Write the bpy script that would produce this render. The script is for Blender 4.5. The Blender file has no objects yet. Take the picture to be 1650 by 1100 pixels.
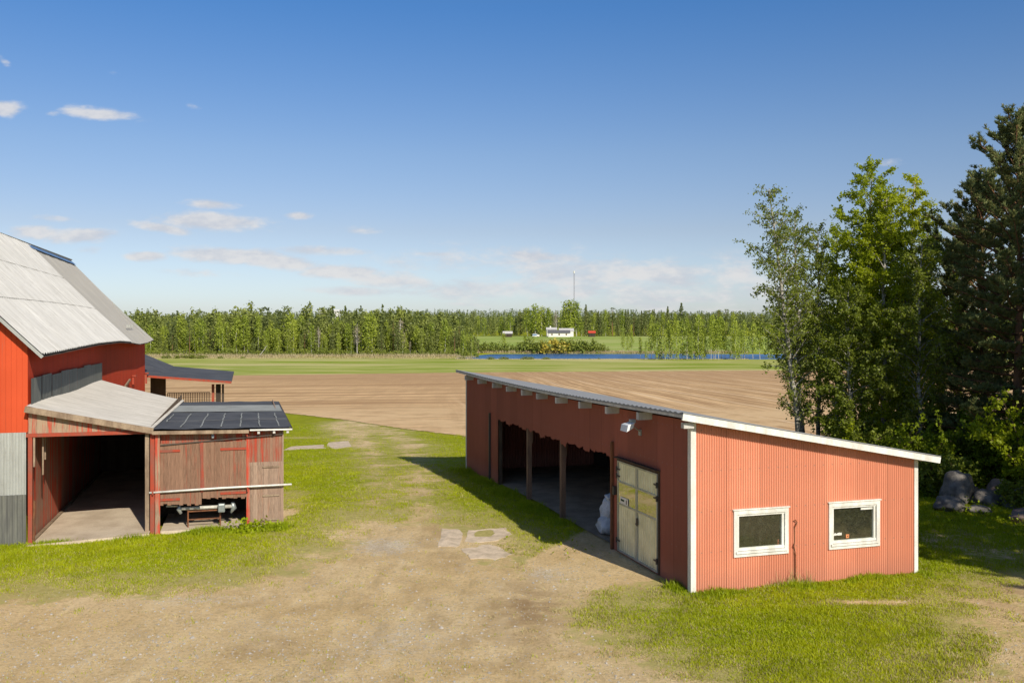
import bpy, math, random
import numpy as np
from mathutils import Vector
R_ = math.radians
scene = bpy.context.scene
COL = scene.collection
random.seed(7)
# ------------------------------------------------------------------ survey of the photograph
F, HY, CX, CAMZ = 1500.0, 525.0, 825.0, 6.2        # focal length (px), horizon row, centre column, camera height (m)

def smooth_table(pts, sig):
    ys = np.arange(-100, 4600, 1.0)
    zs = np.interp(ys, [p[0] for p in pts], [p[1] for p in pts])
    out = zs.copy()
    k = np.exp(-0.5*(np.arange(-12, 13)/sig)**2); k /= k.sum()
    out = np.convolve(np.pad(zs, 12, mode='edge'), k, mode='valid')
    return ys, out
TY, TZ = smooth_table([(-100,0),(34,0),(41.7,-.2),(47.7,-.6),(60,-1.15),(100,-2.6),(160,-4.0),(220,-5.0),(300,-5.75),(350,-5.95),
                       (415,-5.9),(560,-.5),(700,0),(1000,2),(1600,12),(2500,24),(4600,30)], 2.0)
def sst(a, b, x):
    t = np.clip((x-a)/(b-a), 0, 1); return t*t*(3-2*t)
def tz(x, y):
    x = np.asarray(x, float); y = np.asarray(y, float)
    z = np.interp(y, TY, TZ)
    # slight rise under the timber lean-to
    z = z + .12*np.exp(-(((x+8.5)/3.5)**2 + ((y-30)/5.)**2))
    # gentle unevenness of the yard
    near = (1-sst(46, 58, y))*(1-sst(28, 34, np.abs(x)))
    z = z + near*(.02*np.sin(x*.9+1.3)*np.sin(y*.7) + .012*np.sin(x*2.3+y*1.7))
    # lake bed on the right, narrow stream on the left
    right = sst(-24, -8, x)
    wob = 2.0*np.sin(x*.035)+1.0*np.sin(x*.11)
    a = right*341 + (1-right)*353 + wob*.6; b = right*(411+wob) + (1-right)*(361+wob*.5)
    basin = sst(a-3, a+1, y)*(1-sst(b-1, b+3, y))
    z = z - .9*basin
    # hills beyond
    z = z + sst(700, 1800, y)*(6*np.sin(x*.0016+.6)+4*np.sin(x*.0043+2))
    return z
def G(px, py):
    """ground point seen at a pixel of the photograph"""
    r = (px-CX)/F; m = (py-HY)/F
    lo, hi = 6.0, 3000.0
    ys = np.geomspace(6, 2500, 3000)
    f = CAMZ - m*ys - tz(r*ys, ys)
    i = np.argmax(f <= 0)
    y = ys[i] if f[i] <= 0 else 2500
    for _ in range(12):
        y = (CAMZ - float(tz(r*y, y)))/m if abs(m) > 1e-6 else y
    if not (5 < y < 3000) or abs(CAMZ-m*y-float(tz(r*y, y))) > .05: y = ys[i]
    return Vector((r*y, y, float(tz(r*y, y))))
def GD(px, D):
    x = (px-CX)/F*D
    return Vector((x, D, float(tz(x, D))))
class Frame:
    """a building's own axes: local x to the right, local y away"""
    def __init__(s, ox, oy, ang): s.o = (ox, oy); s.a = ang; s.c = math.cos(ang); s.s = math.sin(ang)
    def onx(s, px, py, x=0.0):      # plane local x = const -> (y, z)
        r = (px-CX)/F; ox = s.o[0]+x*s.c; oy = s.o[1]+x*s.s
        t = (ox-r*oy)/(s.s+r*s.c); D = oy+t*s.c
        return t, CAMZ-(py-HY)*D/F
    def ony(s, px, py, y=0.0):      # plane local y = const -> (x, z)
        r = (px-CX)/F; ox = s.o[0]-y*s.s; oy = s.o[1]+y*s.c
        t = (r*oy-ox)/(s.c-r*s.s); D = oy+t*s.s
        return t, CAMZ-(py-HY)*D/F
    def w(s, x, y, z=0): return Vector((s.o[0]+x*s.c-y*s.s, s.o[1]+x*s.s+y*s.c, z))
SH = Frame(4.16, 21.53, math.atan(.3067))
BN = Frame(-13.78, 26.5, math.atan(.283))

# ------------------------------------------------------------------ mesh helpers
def fast_mesh(name, V, Fc, col=None):
    V = np.asarray(V, np.float32); Fc = np.asarray(Fc, np.int32)
    me = bpy.data.meshes.new(name)
    k = Fc.shape[1]; n = len(Fc)
    me.vertices.add(len(V)); me.vertices.foreach_set('co', V.ravel())
    me.loops.add(n*k); me.loops.foreach_set('vertex_index', Fc.ravel())
    me.polygons.add(n)
    me.polygons.foreach_set('loop_start', np.arange(0, n*k, k, dtype=np.int32))
    me.polygons.foreach_set('loop_total', np.full(n, k, np.int32))
    me.update(calc_edges=True)
    if col is not None:
        for nm, arr in col.items():
            a = me.attributes.new(nm, 'FLOAT', 'POINT'); a.data.foreach_set('value', np.asarray(arr, np.float32))
    return me
class MB:
    def __init__(s): s.v = []; s.f = []
    def add(s, vs, fs):
        n = len(s.v); s.v += [tuple(v) for v in vs]; s.f += [tuple(i+n for i in f) for f in fs]; return s
    def quad(s, a, b, c, d): return s.add([a, b, c, d], [(0, 1, 2, 3)])
    def box(s, x0, x1, y0, y1, z0, z1):
        return s.add([(x0,y0,z0),(x1,y0,z0),(x1,y1,z0),(x0,y1,z0),(x0,y0,z1),(x1,y0,z1),(x1,y1,z1),(x0,y1,z1)],
                     [(0,3,2,1),(4,5,6,7),(0,1,5,4),(1,2,6,5),(2,3,7,6),(3,0,4,7)])
    def beam(s, p, q, w, h, up=(0,0,1)):
        p = Vector(p); q = Vector(q); d = (q-p).normalized(); u = Vector(up)
        a = d.cross(u)
        if a.length < 1e-4: a = d.cross(Vector((0,1,0)))
        a.normalize(); b = a.cross(d).normalized(); a = a*w/2; b = b*h/2
        return s.add([p-a-b, p+a-b, p+a+b, p-a+b, q-a-b, q+a-b, q+a+b, q-a+b],
                     [(0,1,2,3),(4,7,6,5),(0,4,5,1),(1,5,6,2),(2,6,7,3),(3,7,4,0)])
    def tube(s, pts, rad, n=6, caps=True):
        pts = [Vector(p) for p in pts]
        if not hasattr(rad, '__len__'): rad = [rad]*len(pts)
        base = len(s.v); ref = Vector((.31,.17,.93)).normalized()
        for i, p in enumerate(pts):
            d = (pts[min(i+1, len(pts)-1)]-pts[max(i-1, 0)]).normalized()
            a = d.cross(ref)
            if a.length < 1e-3: a = d.cross(Vector((1,0,0)))
            a.normalize(); b = d.cross(a)
            for j in range(n):
                t = 2*math.pi*j/n
                s.v.append(tuple(p+(a*math.cos(t)+b*math.sin(t))*rad[i]))
        for i in range(len(pts)-1):
            for j in range(n):
                k = (j+1) % n
                s.f.append((base+i*n+j, base+i*n+k, base+(i+1)*n+k, base+(i+1)*n+j))
        if caps:
            s.f.append(tuple(base+j for j in range(n))[::-1]); e = base+(len(pts)-1)*n
            s.f.append(tuple(e+j for j in range(n)))
        return s
    def build(s, name, mat, parent=None, smooth=False, bevel=0, loc=None):
        me = bpy.data.meshes.new(name); me.from_pydata(s.v, [], s.f); me.update()
        return link(name, me, mat, parent, smooth, bevel, loc)
def link(name, me, mat, parent=None, smooth=False, bevel=0, loc=None):
    o = bpy.data.objects.new(name, me); COL.objects.link(o)
    if mat is not None and len(me.materials) == 0: me.materials.append(mat)
    if smooth: me.polygons.foreach_set('use_smooth', np.ones(len(me.polygons), bool))
    if parent is not None: o.parent = parent
    if loc is not None: o.location = loc
    if bevel:
        b = o.modifiers.new('bevel', 'BEVEL'); b.width = bevel; b.segments = 2; b.limit_method = 'ANGLE'
    return o
def tag(o, label=None, cat=None, group=None, kind=None):
    if label: o['label'] = label
    if cat: o['category'] = cat
    if group: o['group'] = group
    if kind: o['kind'] = kind
    return o
def empty(name, loc, rz=0.0, label=None, cat=None, group=None):
    o = bpy.data.objects.new(name, None); COL.objects.link(o); o.empty_display_size = .3
    o.location = loc; o.rotation_euler = (0, 0, rz); return tag(o, label, cat, group)
CH = {}
def copy_tree(root, loc, rz=0.0, sc=(1,1,1), label=None, group=None):
    kids = CH.setdefault(root.name, [c for c in bpy.data.objects if c.parent is root])
    r = root.copy(); COL.objects.link(r); r.location = loc; r.rotation_euler = (0,0,rz); r.scale = sc
    if label: r['label'] = label
    if group: r['group'] = group
    for ch in kids:
        c = ch.copy(); COL.objects.link(c); c.parent = r
    return r

def wall(name, mat, parent, P, du, zb, zt, holes=(), prof=((0,0),), pitch=.1, u0=0., u1=1., axis='y', at=0., smooth=False, flip=1):
    """sheet wall: strips along u; axis 'y' = plane y=at with u along x; axis 'x' = plane x=at with u along y.
    zb, zt: number or function of u.  holes: (ua, ub, z0, z1) with number or function."""
    fn = lambda q: q if callable(q) else (lambda u, q=q: q)
    zb = fn(zb); zt = fn(zt); hs = [(a, b, fn(c), fn(d)) for a, b, c, d in holes]
    pr = list(prof)+[(1.0, prof[0][1])]
    us = []; k = math.floor(u0/pitch)
    while k*pitch < u1:
        for (p, o) in prof: us.append((k*pitch+p*pitch, o))
        k += 1
    us = [(u, o) for u, o in us if u0 < u < u1-1e-6]
    us = [(u0, us[0][1])]+us+[(u1, us[-1][1])]
    ex = sorted({q for h in hs for q in h[:2]} | set())
    for q in ex:
        if u0 < q < u1:
            o = np.interp(q, [u for u, _ in us], [o for _, o in us]); us.append((q, float(o)))
    us.sort(key=lambda t: t[0])
    m = MB(); last = None
    pt = (lambda u, o, z: (u, at-flip*o, z)) if axis == 'y' else (lambda u, o, z: (at-flip*o, u, z))
    for (ua, oa), (ub, ob) in zip(us, us[1:]):
        uc = (ua+ub)/2; segs = [(zb, zt)]
        for (ha, hb, h0, h1) in hs:
            if ha < uc < hb:
                ns = []
                for (s0, s1) in segs:
                    if h0(uc) <= s0(uc)+1e-4:
                        if h1(uc) < s1(uc): ns.append((h1, s1))
                    elif h1(uc) >= s1(uc)-1e-4:
                        if h0(uc) < s1(uc): ns.append((s0, h0))
                        else: ns.append((s0, s1))
                    else: ns += [(s0, h0), (h1, s1)]
                segs = ns
        for (s0, s1) in segs:
            m.quad(pt(ua, oa, s0(ua)), pt(ub, ob, s0(ub)), pt(ub, ob, s1(ub)), pt(ua, oa, s1(ua)))
    return m.build(name, mat, parent, smooth=False)
SINE = [(i/6, .5*(1+math.sin(2*math.pi*i/6))) for i in range(6)]
def sine(a): return [(p, a*o) for p, o in SINE]
def boards(gap=.1, d=.012): return [(0, 0), (1-gap, 0), (1-gap+.01, -d), (.995, -d)]
def batten(d=.02): return [(0, 0), (.78, 0), (.79, d), (.99, d)]

# ------------------------------------------------------------------ material helpers
class NT:
    def __init__(s, tree): s.t = tree; s.n = tree.nodes; s.l = tree.links
    def put(s, sock, v):
        if v is None: return
        if isinstance(v, bpy.types.NodeSocket): s.l.new(v, sock)
        else:
            if sock.type == 'RGBA' and hasattr(v, '__len__') and len(v) == 3: v = (*v, 1)
            sock.default_value = v
    def node(s, ty, out=0, props=None, **ins):
        n = s.n.new(ty)
        for k, v in (props or {}).items(): setattr(n, k, v)
        for k, v in ins.items():
            key = int(k[1:]) if k[0] == 'i' and k[1:].isdigit() else k.replace('_', ' ')
            s.put(n.inputs[key], v)
        return n.outputs[out] if out is not None else n
    def m(s, op, a, b=None, c=None, clamp=False):
        n = s.n.new('ShaderNodeMath'); n.operation = op; n.use_clamp = clamp
        s.put(n.inputs[0], a); s.put(n.inputs[1], b)
        if c is not None: s.put(n.inputs[2], c)
        return n.outputs[0]
    def mix(s, f, a, b, blend='MIX'):
        n = s.n.new('ShaderNodeMix'); n.data_type = 'RGBA'; n.blend_type = blend
        s.put(n.inputs[0], f); s.put(n.inputs[6], a); s.put(n.inputs[7], b); return n.outputs[2]
    def ramp(s, x, a, b, o0=0., o1=1.):
        n = s.n.new('ShaderNodeMapRange'); n.interpolation_type = 'SMOOTHSTEP'
        s.put(n.inputs[0], x); n.inputs[1].default_value = a; n.inputs[2].default_value = b
        n.inputs[3].default_value = o0; n.inputs[4].default_value = o1; return n.outputs[0]
    def noise(s, vec, scale, detail=4, rough=.55, sc3=None, out=0):
        if sc3 is not None: vec = s.node('ShaderNodeMapping', i0=vec, i3=sc3)
        return s.node('ShaderNodeTexNoise', out, Vector=vec, Scale=scale, Detail=detail, Roughness=rough)
    def obj(s): return s.node('ShaderNodeTexCoord', 3)
    def attr(s, nm): return s.node('ShaderNodeAttribute', 2, {'attribute_name': nm})
    def bump(s, h, st=.4, dist=.02): return s.node('ShaderNodeBump', Strength=st, Distance=dist, Height=h)
MATS = {}
def material(name, fn):
    if name in MATS: return MATS[name]
    m = bpy.data.materials.new(name); m.use_nodes = True; t = NT(m.node_tree)
    for n in list(t.n): t.n.remove(n)
    out = t.n.new('ShaderNodeOutputMaterial')
    t.l.new(fn(t), out.inputs[0]); MATS[name] = m; return m
def pbr(t, col, rough=.8, metal=0., normal=None, spec=.3, **kw):
    return t.node('ShaderNodeBsdfPrincipled', Base_Color=col, Roughness=rough, Metallic=metal, Normal=normal, **{'Specular_IOR_Level': spec}, **kw)
def paint(name, c, c2=None, rough=.6, var=.25, scale=3, sc3=(1,1,.25), metal=0., bump=.1, spec=.15):
    def fn(t):
        o = t.obj(); n = t.noise(o, scale, 5, .6, sc3); n2 = t.noise(o, 23, 3, .6)
        c2_ = c2 or tuple(x*(1-var) for x in c)
        col = t.mix(t.ramp(n, .35, .68), c, c2_)
        col = t.mix(t.m('MULTIPLY', t.ramp(n2, .4, .75), .35), col, tuple(x*.7 for x in c2_))
        return pbr(t, col, rough, metal, t.bump(n2, bump, .01), spec)
    return material(name, fn)
def board_mat(name, cp, cw, amount, pitch=.12, axis=0, zfade=None, rough=.85):
    """painted boards cp worn down to bare wood cw; amount = share of bare wood"""
    def fn(t):
        o = t.obj(); sx = t.node('ShaderNodeSeparateXYZ', None, Vector=o)
        cell = t.m('FLOOR', t.m('DIVIDE', sx.outputs[axis], pitch))
        wn = t.node('ShaderNodeTexWhiteNoise', 0, {'noise_dimensions': '1D'}, W=cell)
        streak = t.noise(o, 1, 6, .65, (22 if axis == 0 else 3, 22 if axis == 1 else 3, 1.1))
        big = t.noise(o, .9, 3, .5)
        fine = t.noise(o, 1, 5, .7, (90, 90, 4))
        v = t.m('ADD', t.m('ADD', t.m('MULTIPLY', streak, .9), t.m('MULTIPLY', wn, .22)), t.m('MULTIPLY', big, .35))
        if zfade: v = t.m('ADD', v, t.ramp(sx.outputs[2], zfade[0], zfade[1], zfade[2], 0))
        th = 1.02-amount*.62
        f = t.ramp(v, th-.13, th+.13)
        pc = t.mix(t.m('MULTIPLY', wn, .45), cp, tuple(x*.72 for x in cp))
        pc = t.mix(t.m('MULTIPLY', t.ramp(big, .4, .7), .35), pc, tuple(x*1.22 for x in cp))
        wc = t.mix(t.ramp(fine, .35, .65), cw, tuple(x*.5 for x in cw))
        wc = t.mix(t.m('MULTIPLY', wn, .4), wc, tuple(x*1.35 for x in cw))
        return pbr(t, t.mix(f, pc, wc), rough, 0, t.bump(t.m('ADD', fine, streak), .35, .006), .2)
    return material(name, fn)

# ------------------------------------------------------------------ materials
m_red   = board_mat('red_boards', (.55,.078,.026), (.36,.10,.06), .2, .14, 0)
m_redy  = board_mat('red_boards_side', (.56,.052,.015), (.22,.12,.08), .08, .14, 1)
m_redin = board_mat('red_boards_faded', (.50,.06,.025), (.30,.19,.13), .5, .16, 1)
m_worn  = board_mat('worn_red_boards', (.36,.065,.035), (.27,.155,.10), .80, .11, 0)
m_wornl = board_mat('flaking_red_boards', (.50,.055,.028), (.38,.27,.18), .55, .13, 0)
m_gray  = board_mat('bare_grey_boards', (.36,.19,.12), (.36,.25,.18), .8, .10, 0)
m_wornr = board_mat('red_stained_boards', (.38,.06,.032), (.28,.165,.11), .52, .09, 0)
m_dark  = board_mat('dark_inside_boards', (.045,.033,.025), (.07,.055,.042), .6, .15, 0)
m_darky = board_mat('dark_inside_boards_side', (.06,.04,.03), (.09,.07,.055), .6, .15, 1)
m_wood  = paint('old_timber', (.36,.27,.185), (.2,.14,.095), .85, scale=5, sc3=(1,1,.3))
m_woodd = paint('dark_timber', (.11,.075,.05), (.06,.042,.03), .85, scale=5)
m_redp  = paint('red_trim', (.38,.06,.03), (.26,.09,.06), .7, scale=6)
m_white = paint('white_paint', (.80,.79,.74), (.62,.6,.53), .5, scale=4)
m_raft  = paint('grey_white_rafters', (.62,.6,.56), (.45,.43,.4), .7, scale=4)
m_felt  = paint('roof_felt', (.075,.078,.088), (.11,.113,.12), .85, scale=.8, sc3=(1,1,1))
m_feltl = paint('pale_felt_strip', (.36,.37,.35), (.28,.29,.27), .85, scale=1.4, sc3=(1,1,1))
m_rust  = paint('rusty_steel', (.24,.10,.045), (.13,.06,.035), .7, scale=9)
m_steel = paint('dark_steel', (.06,.06,.06), (.1,.07,.05), .5, scale=8)
m_plast = paint('white_sack', (.62,.66,.72), (.42,.46,.52), .45, scale=5, sc3=(1,1,1), bump=.5)
m_lampw = paint('white_lamp', (.8,.82,.84), (.68,.7,.72), .35)
m_conc  = paint('weathered_concrete', (.66,.55,.41), (.50,.40,.29), .9, scale=1.1, sc3=(1,1,1), bump=.3)
m_slab  = paint('pale_concrete_slab', (.74,.60,.44), (.50,.40,.28), .9, scale=2.6, sc3=(1,1,1), bump=.3)
def shed_paint(t, c1, c2, ax):
    o = t.obj(); sx = t.node('ShaderNodeSeparateXYZ', None, Vector=o)
    big = t.noise(o, .7, 4, .55); st = t.noise(o, 1, 5, .65, (9, 9, .35)); sp = t.noise(o, 40, 3, .6)
    sheet = t.node('ShaderNodeTexWhiteNoise', 0, {'noise_dimensions': '1D'}, W=t.m('FLOOR', t.m('DIVIDE', sx.outputs[ax], .9)))
    col = t.mix(t.m('MULTIPLY', t.ramp(big, .3, .7), .6), c1, c2)
    col = t.mix(t.m('MULTIPLY', sheet, .5), col, tuple(x*.82 for x in c2))
    jn = t.m('FRACT', t.m('DIVIDE', sx.outputs[ax], .9)); col = t.mix(t.ramp(jn, .975, .985, 0, .45), col, tuple(x*.45 for x in c2))
    sc = t.m('MULTIPLY', t.ramp(t.m('FRACT', t.m('DIVIDE', sx.outputs[2], .95)), .965, .975), t.m('GREATER_THAN', t.m('FRACT', t.m('DIVIDE', sx.outputs[ax], .254)), .9)); col = t.mix(t.m('MULTIPLY', sc, .6), col, (.25,.2,.17))
    col = t.mix(t.m('MULTIPLY', t.ramp(st, .52, .75), .4), col, tuple(x*.7 for x in c2))
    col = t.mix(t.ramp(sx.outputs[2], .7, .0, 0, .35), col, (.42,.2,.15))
    col = t.mix(t.m('MULTIPLY', t.ramp(sp, .62, .75), .3), col, tuple(x*.55 for x in c2))
    return pbr(t, col, .55, 0, t.bump(sp, .1, .005), .3)
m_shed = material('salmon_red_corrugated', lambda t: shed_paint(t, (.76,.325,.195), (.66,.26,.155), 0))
m_sheds = material('shaded_red_corrugated', lambda t: shed_paint(t, (.34,.10,.065), (.27,.08,.053), 1))  # darker copy of the gable paint, with the long side's shade in its colour
def metal_roof(t, a, b, ax, lines=True):
    o = t.obj(); st = t.noise(o, 1, 6, .65, (1.0, 9, 1.0) if ax == 1 else (9, 1, 1)); sp = t.noise(o, 6, 5, .7); big = t.noise(o, .5, 3)
    col = t.mix(t.ramp(st, .35, .7), a, b)
    col = t.mix(t.m('MULTIPLY', t.ramp(big, .35, .65), .5), col, tuple(x*.8 for x in a))
    col = t.mix(t.m('MULTIPLY', t.ramp(sp, .55, .8), .45), col, tuple(x*.55 for x in b))
    return pbr(t, col, .7, .0, t.bump(sp, .1, .01), .15)
m_roofa = material('pale_galvanised_roof', lambda t: metal_roof(t, (.74,.72,.67), (.52,.50,.45), 1))
m_roofb = material('grey_weathered_roof', lambda t: metal_roof(t, (.62,.575,.49), (.50,.46,.38), 1))
m_roofc = material('shed_sheet_roof', lambda t: metal_roof(t, (.30,.31,.32), (.22,.225,.235), 0))
m_roofl = material('weathered_lean_roof', lambda t: metal_roof(t, (.56,.53,.48), (.40,.375,.33), 1))
m_galv  = material('grey_corrugated_sheet', lambda t: metal_roof(t, (.40,.41,.38), (.31,.31,.28), 0))
m_tar   = material('dark_corrugated_sheet', lambda t: metal_roof(t, (.12,.12,.11), (.19,.19,.16), 0))
m_fibre = material('dark_flashing_sheet', lambda t: metal_roof(t, (.17,.175,.15), (.23,.23,.20), 1))
m_blue  = paint('blue_ridge', (.16,.27,.46), (.1,.18,.33), .5)
m_door  = material('galvanised_door_sheet', lambda t: pbr(t, t.mix(t.ramp(t.noise(t.obj(), 2.5, 4, .6), .35, .7), (.78,.77,.58), (.62,.61,.44)), .4, .35, None, .5))
def glassf(t):
    n = t.noise(t.obj(), 9, 5, .65)
    gl = t.node('ShaderNodeBsdfGlossy', Color=(.95,.97,.95,1), Roughness=.06)
    tr = t.node('ShaderNodeBsdfTransparent', Color=(.75,.8,.72,1))
    df = t.node('ShaderNodeBsdfDiffuse', Color=(.12,.115,.075,1))
    a = t.node('ShaderNodeMixShader', i0=t.ramp(n, .45, .8, .16, .42), i1=tr, i2=df)
    return t.node('ShaderNodeMixShader', i0=t.ramp(t.node('ShaderNodeFresnel', IOR=1.5), 0, 1, .05, .9), i1=a, i2=gl)
m_glass = material('dusty_window_glass', glassf)
def glassd(t):
    gl = t.node('ShaderNodeBsdfGlossy', Color=(.9,.9,.85,1), Roughness=.035)
    df = t.node('ShaderNodeBsdfDiffuse', Color=(.10,.09,.05,1))
    return t.node('ShaderNodeMixShader', i0=.62, i1=df, i2=gl)
m_glassd = material('mirroring_door_glass', glassd)
def leafm(name, c1, c2, tr=.3, seedattr=None, c3=None, haze=False):
    def fn(t):
        r = t.node('ShaderNodeObjectInfo', 5) if seedattr is None else t.attr(seedattr)
        n = t.noise(t.obj(), 1.1, 3, .6)
        lf = t.attr('leaf')
        col = t.mix(r, c1, c2)
        col = t.mix(t.ramp(n, .35, .65, 0, .55), col, tuple(x*.6 for x in c1))
        col = t.mix(t.m('MULTIPLY', lf, .5), col, tuple(x*1.6 for x in c2))
        if c3: col = t.mix(t.ramp(lf, .7, .9), col, c3)
        if haze: col = t.mix(t.ramp(t.node('ShaderNodeSeparateXYZ', 1, Vector=t.obj()), 450, 1900, 0, .55), col, (.30,.36,.34))  # pale distance haze mixed into the leaf colour by depth
        d = t.node('ShaderNodeBsdfDiffuse', Color=col); tl = t.node('ShaderNodeBsdfTranslucent', Color=t.mix(.5, col, tuple(x*1.2 for x in c2)))
        a = t.node('ShaderNodeMixShader', i0=tr, i1=d, i2=tl)
        g = t.node('ShaderNodeBsdfGlossy', Color=(1,1,1,1), Roughness=.45)
        return t.node('ShaderNodeMixShader', i0=.012, i1=a, i2=g)
    return material(name, fn)
m_leaf_birch = leafm('birch_leaves', (.23,.30,.014), (.36,.42,.016), .55)
m_leaf_lime  = leafm('bright_birch_leaves', (.29,.36,.014), (.42,.46,.018), .55)
m_leaf_dull  = leafm('shaded_leaves', (.14,.19,.025), (.23,.27,.03), .5)  # darker leaf copy, backlit and shaded look put into the colour
m_leaf_bush  = leafm('bush_leaves', (.16,.23,.012), (.26,.32,.014), .45)
m_needle     = leafm('pine_needles', (.10,.14,.055), (.19,.22,.08), .25, c3=(.30,.27,.10))
m_far_birch  = leafm('far_birch_leaves', (.17,.24,.03), (.38,.43,.06), .3)
m_far_con    = leafm('far_conifer_needles', (.09,.125,.04), (.17,.19,.055), .12)
m_far_bush   = leafm('far_bush_leaves', (.15,.20,.035), (.24,.27,.045), .25)
m_far_yel    = leafm('far_yellow_bush_leaves', (.42,.36,.05), (.45,.36,.06), .25)
m_far_grey   = leafm('far_bare_twigs', (.33,.28,.2), (.36,.3,.2), .1)
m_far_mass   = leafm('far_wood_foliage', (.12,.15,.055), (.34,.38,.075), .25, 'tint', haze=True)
def barkb(t):
    o = t.obj(); n = t.noise(o, 1, 4, .7, (6, 6, 14)); n2 = t.noise(o, 1, 3, .6, (2, 2, .7))
    sx = t.node('ShaderNodeSeparateXYZ', None, Vector=o)
    col = t.mix(t.ramp(n, .48, .60), (.42,.39,.33), (.05,.045,.04))
    col = t.mix(t.ramp(sx.outputs[2], 4.0, .5, 0, .7), col, (.09,.08,.065))
    col = t.mix(t.ramp(n2, .5, .7, 0, .5), col, (.12,.11,.08))
    return pbr(t, col, .85, 0, t.bump(n, .5, .01), .2)
m_birch = material('birch_bark', barkb)
m_birchw = paint('far_white_bark', (.52,.50,.44), (.35,.32,.27), .8)
m_bark  = paint('brown_bark', (.13,.085,.055), (.075,.052,.038), .9, bump=.6)
m_pineb = paint('pine_bark', (.26,.135,.07), (.12,.075,.05), .9, scale=4, bump=.6)
def stonef(t):
    o = t.obj(); n = t.noise(o, 2.2, 6, .65); s = t.noise(o, 18, 4, .7)
    r = t.node('ShaderNodeObjectInfo', 5)
    col = t.mix(t.ramp(n, .35, .65), (.25,.225,.195), (.12,.108,.095))
    col = t.mix(t.ramp(r, .5, .9, 0, .6), col, (.32,.2,.16))
    col = t.mix(t.ramp(s, .5, .75, 0, .6), col, (.12,.12,.11))
    return pbr(t, col, .9, 0, t.bump(s, .6, .03), .2)
m_stone = material('grey_granite', stonef)

def groundf(t):
    o = t.obj(); d = t.attr('dirt'); g = t.attr('gravel'); dr = t.attr('dry')
    n0 = t.noise(o, .35, 4, .55); n1 = t.noise(o, 1.1, 5, .6); n2 = t.noise(o, 5, 6, .7); n3 = t.noise(o, 26, 5, .75); n4 = t.noise(o, 3.2, 3, .6)
    nn = t.m('ADD', t.m('ADD', t.m('MULTIPLY', n0, .55), t.m('MULTIPLY', n1, .5)), t.m('MULTIPLY', n2, .45))   # about .75
    dd = t.ramp(t.m('ADD', d, t.m('MULTIPLY', t.m('SUBTRACT', nn, .75), 1.9)), .36, .64)
    grass = t.mix(t.ramp(n1, .35, .65), (.27,.30,.008), (.37,.38,.012))
    grass = t.mix(t.ramp(n3, .4, .7, 0, .6), grass, (.15,.165,.006))
    dryc = t.mix(t.ramp(n2, .4, .65), (.50,.43,.16), (.38,.33,.11))
    grass = t.mix(t.ramp(t.m('ADD', t.m('ADD', dr, t.m('MULTIPLY', d, .5)), t.m('MULTIPLY', t.m('SUBTRACT', nn, .75), 1.6)), .3, .8, 0, .95), grass, dryc)
    dirt = t.mix(t.ramp(n1, .3, .7), (.76,.56,.29), (.64,.46,.225))
    dirt = t.mix(t.ramp(n0, .42, .62, 0, .6), dirt, (.78,.60,.34))
    dirt = t.mix(t.ramp(n4, .55, .72, 0, .5), dirt, (.50,.345,.155))
    dirt = t.mix(t.ramp(n3, .5, .72, 0, .5), dirt, (.44,.32,.155))
    n6 = t.noise(o, 11, 5, .8); n7 = t.noise(o, 1, 5, .65, (1.6, .45, 1))
    dirt = t.mix(t.ramp(n6, .46, .66, 0, .55), dirt, (.34,.235,.115))
    dirt = t.mix(t.ramp(n7, .54, .68, 0, .6), dirt, (.47,.34,.17))
    dirt = t.mix(t.ramp(n7, .46, .34, 0, .4), dirt, (.86,.68,.40))
    vo = t.node('ShaderNodeTexVoronoi', 0, Vector=o, Scale=16.)
    dirt = t.mix(t.ramp(vo, .22, .1, 0, .5), dirt, (.92,.80,.58))
    gv = t.node('ShaderNodeTexVoronoi', 1, Vector=o, Scale=30.)
    gvs = t.node('ShaderNodeSeparateColor', 0, Color=gv)
    gc = t.mix(gvs, (.46,.40,.32), (.80,.72,.58))
    gf = t.ramp(t.m('ADD', g, t.m('MULTIPLY', t.m('SUBTRACT', n2, .5), 1.3)), .3, .8, 0, .75)
    dirt = t.mix(gf, dirt, gc)
    mud = t.attr('mud'); dirt = t.mix(t.m('MULTIPLY', mud, t.ramp(n1, .3, .6)), dirt, (.34,.225,.115))
    col = t.mix(dd, grass, dirt)
    h = t.m('ADD', n3, t.m('MULTIPLY', n2, .8))
    return pbr(t, col, .95, 0, t.bump(h, .7, .05), .1)
m_ground = material('yard_ground', groundf)
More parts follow.
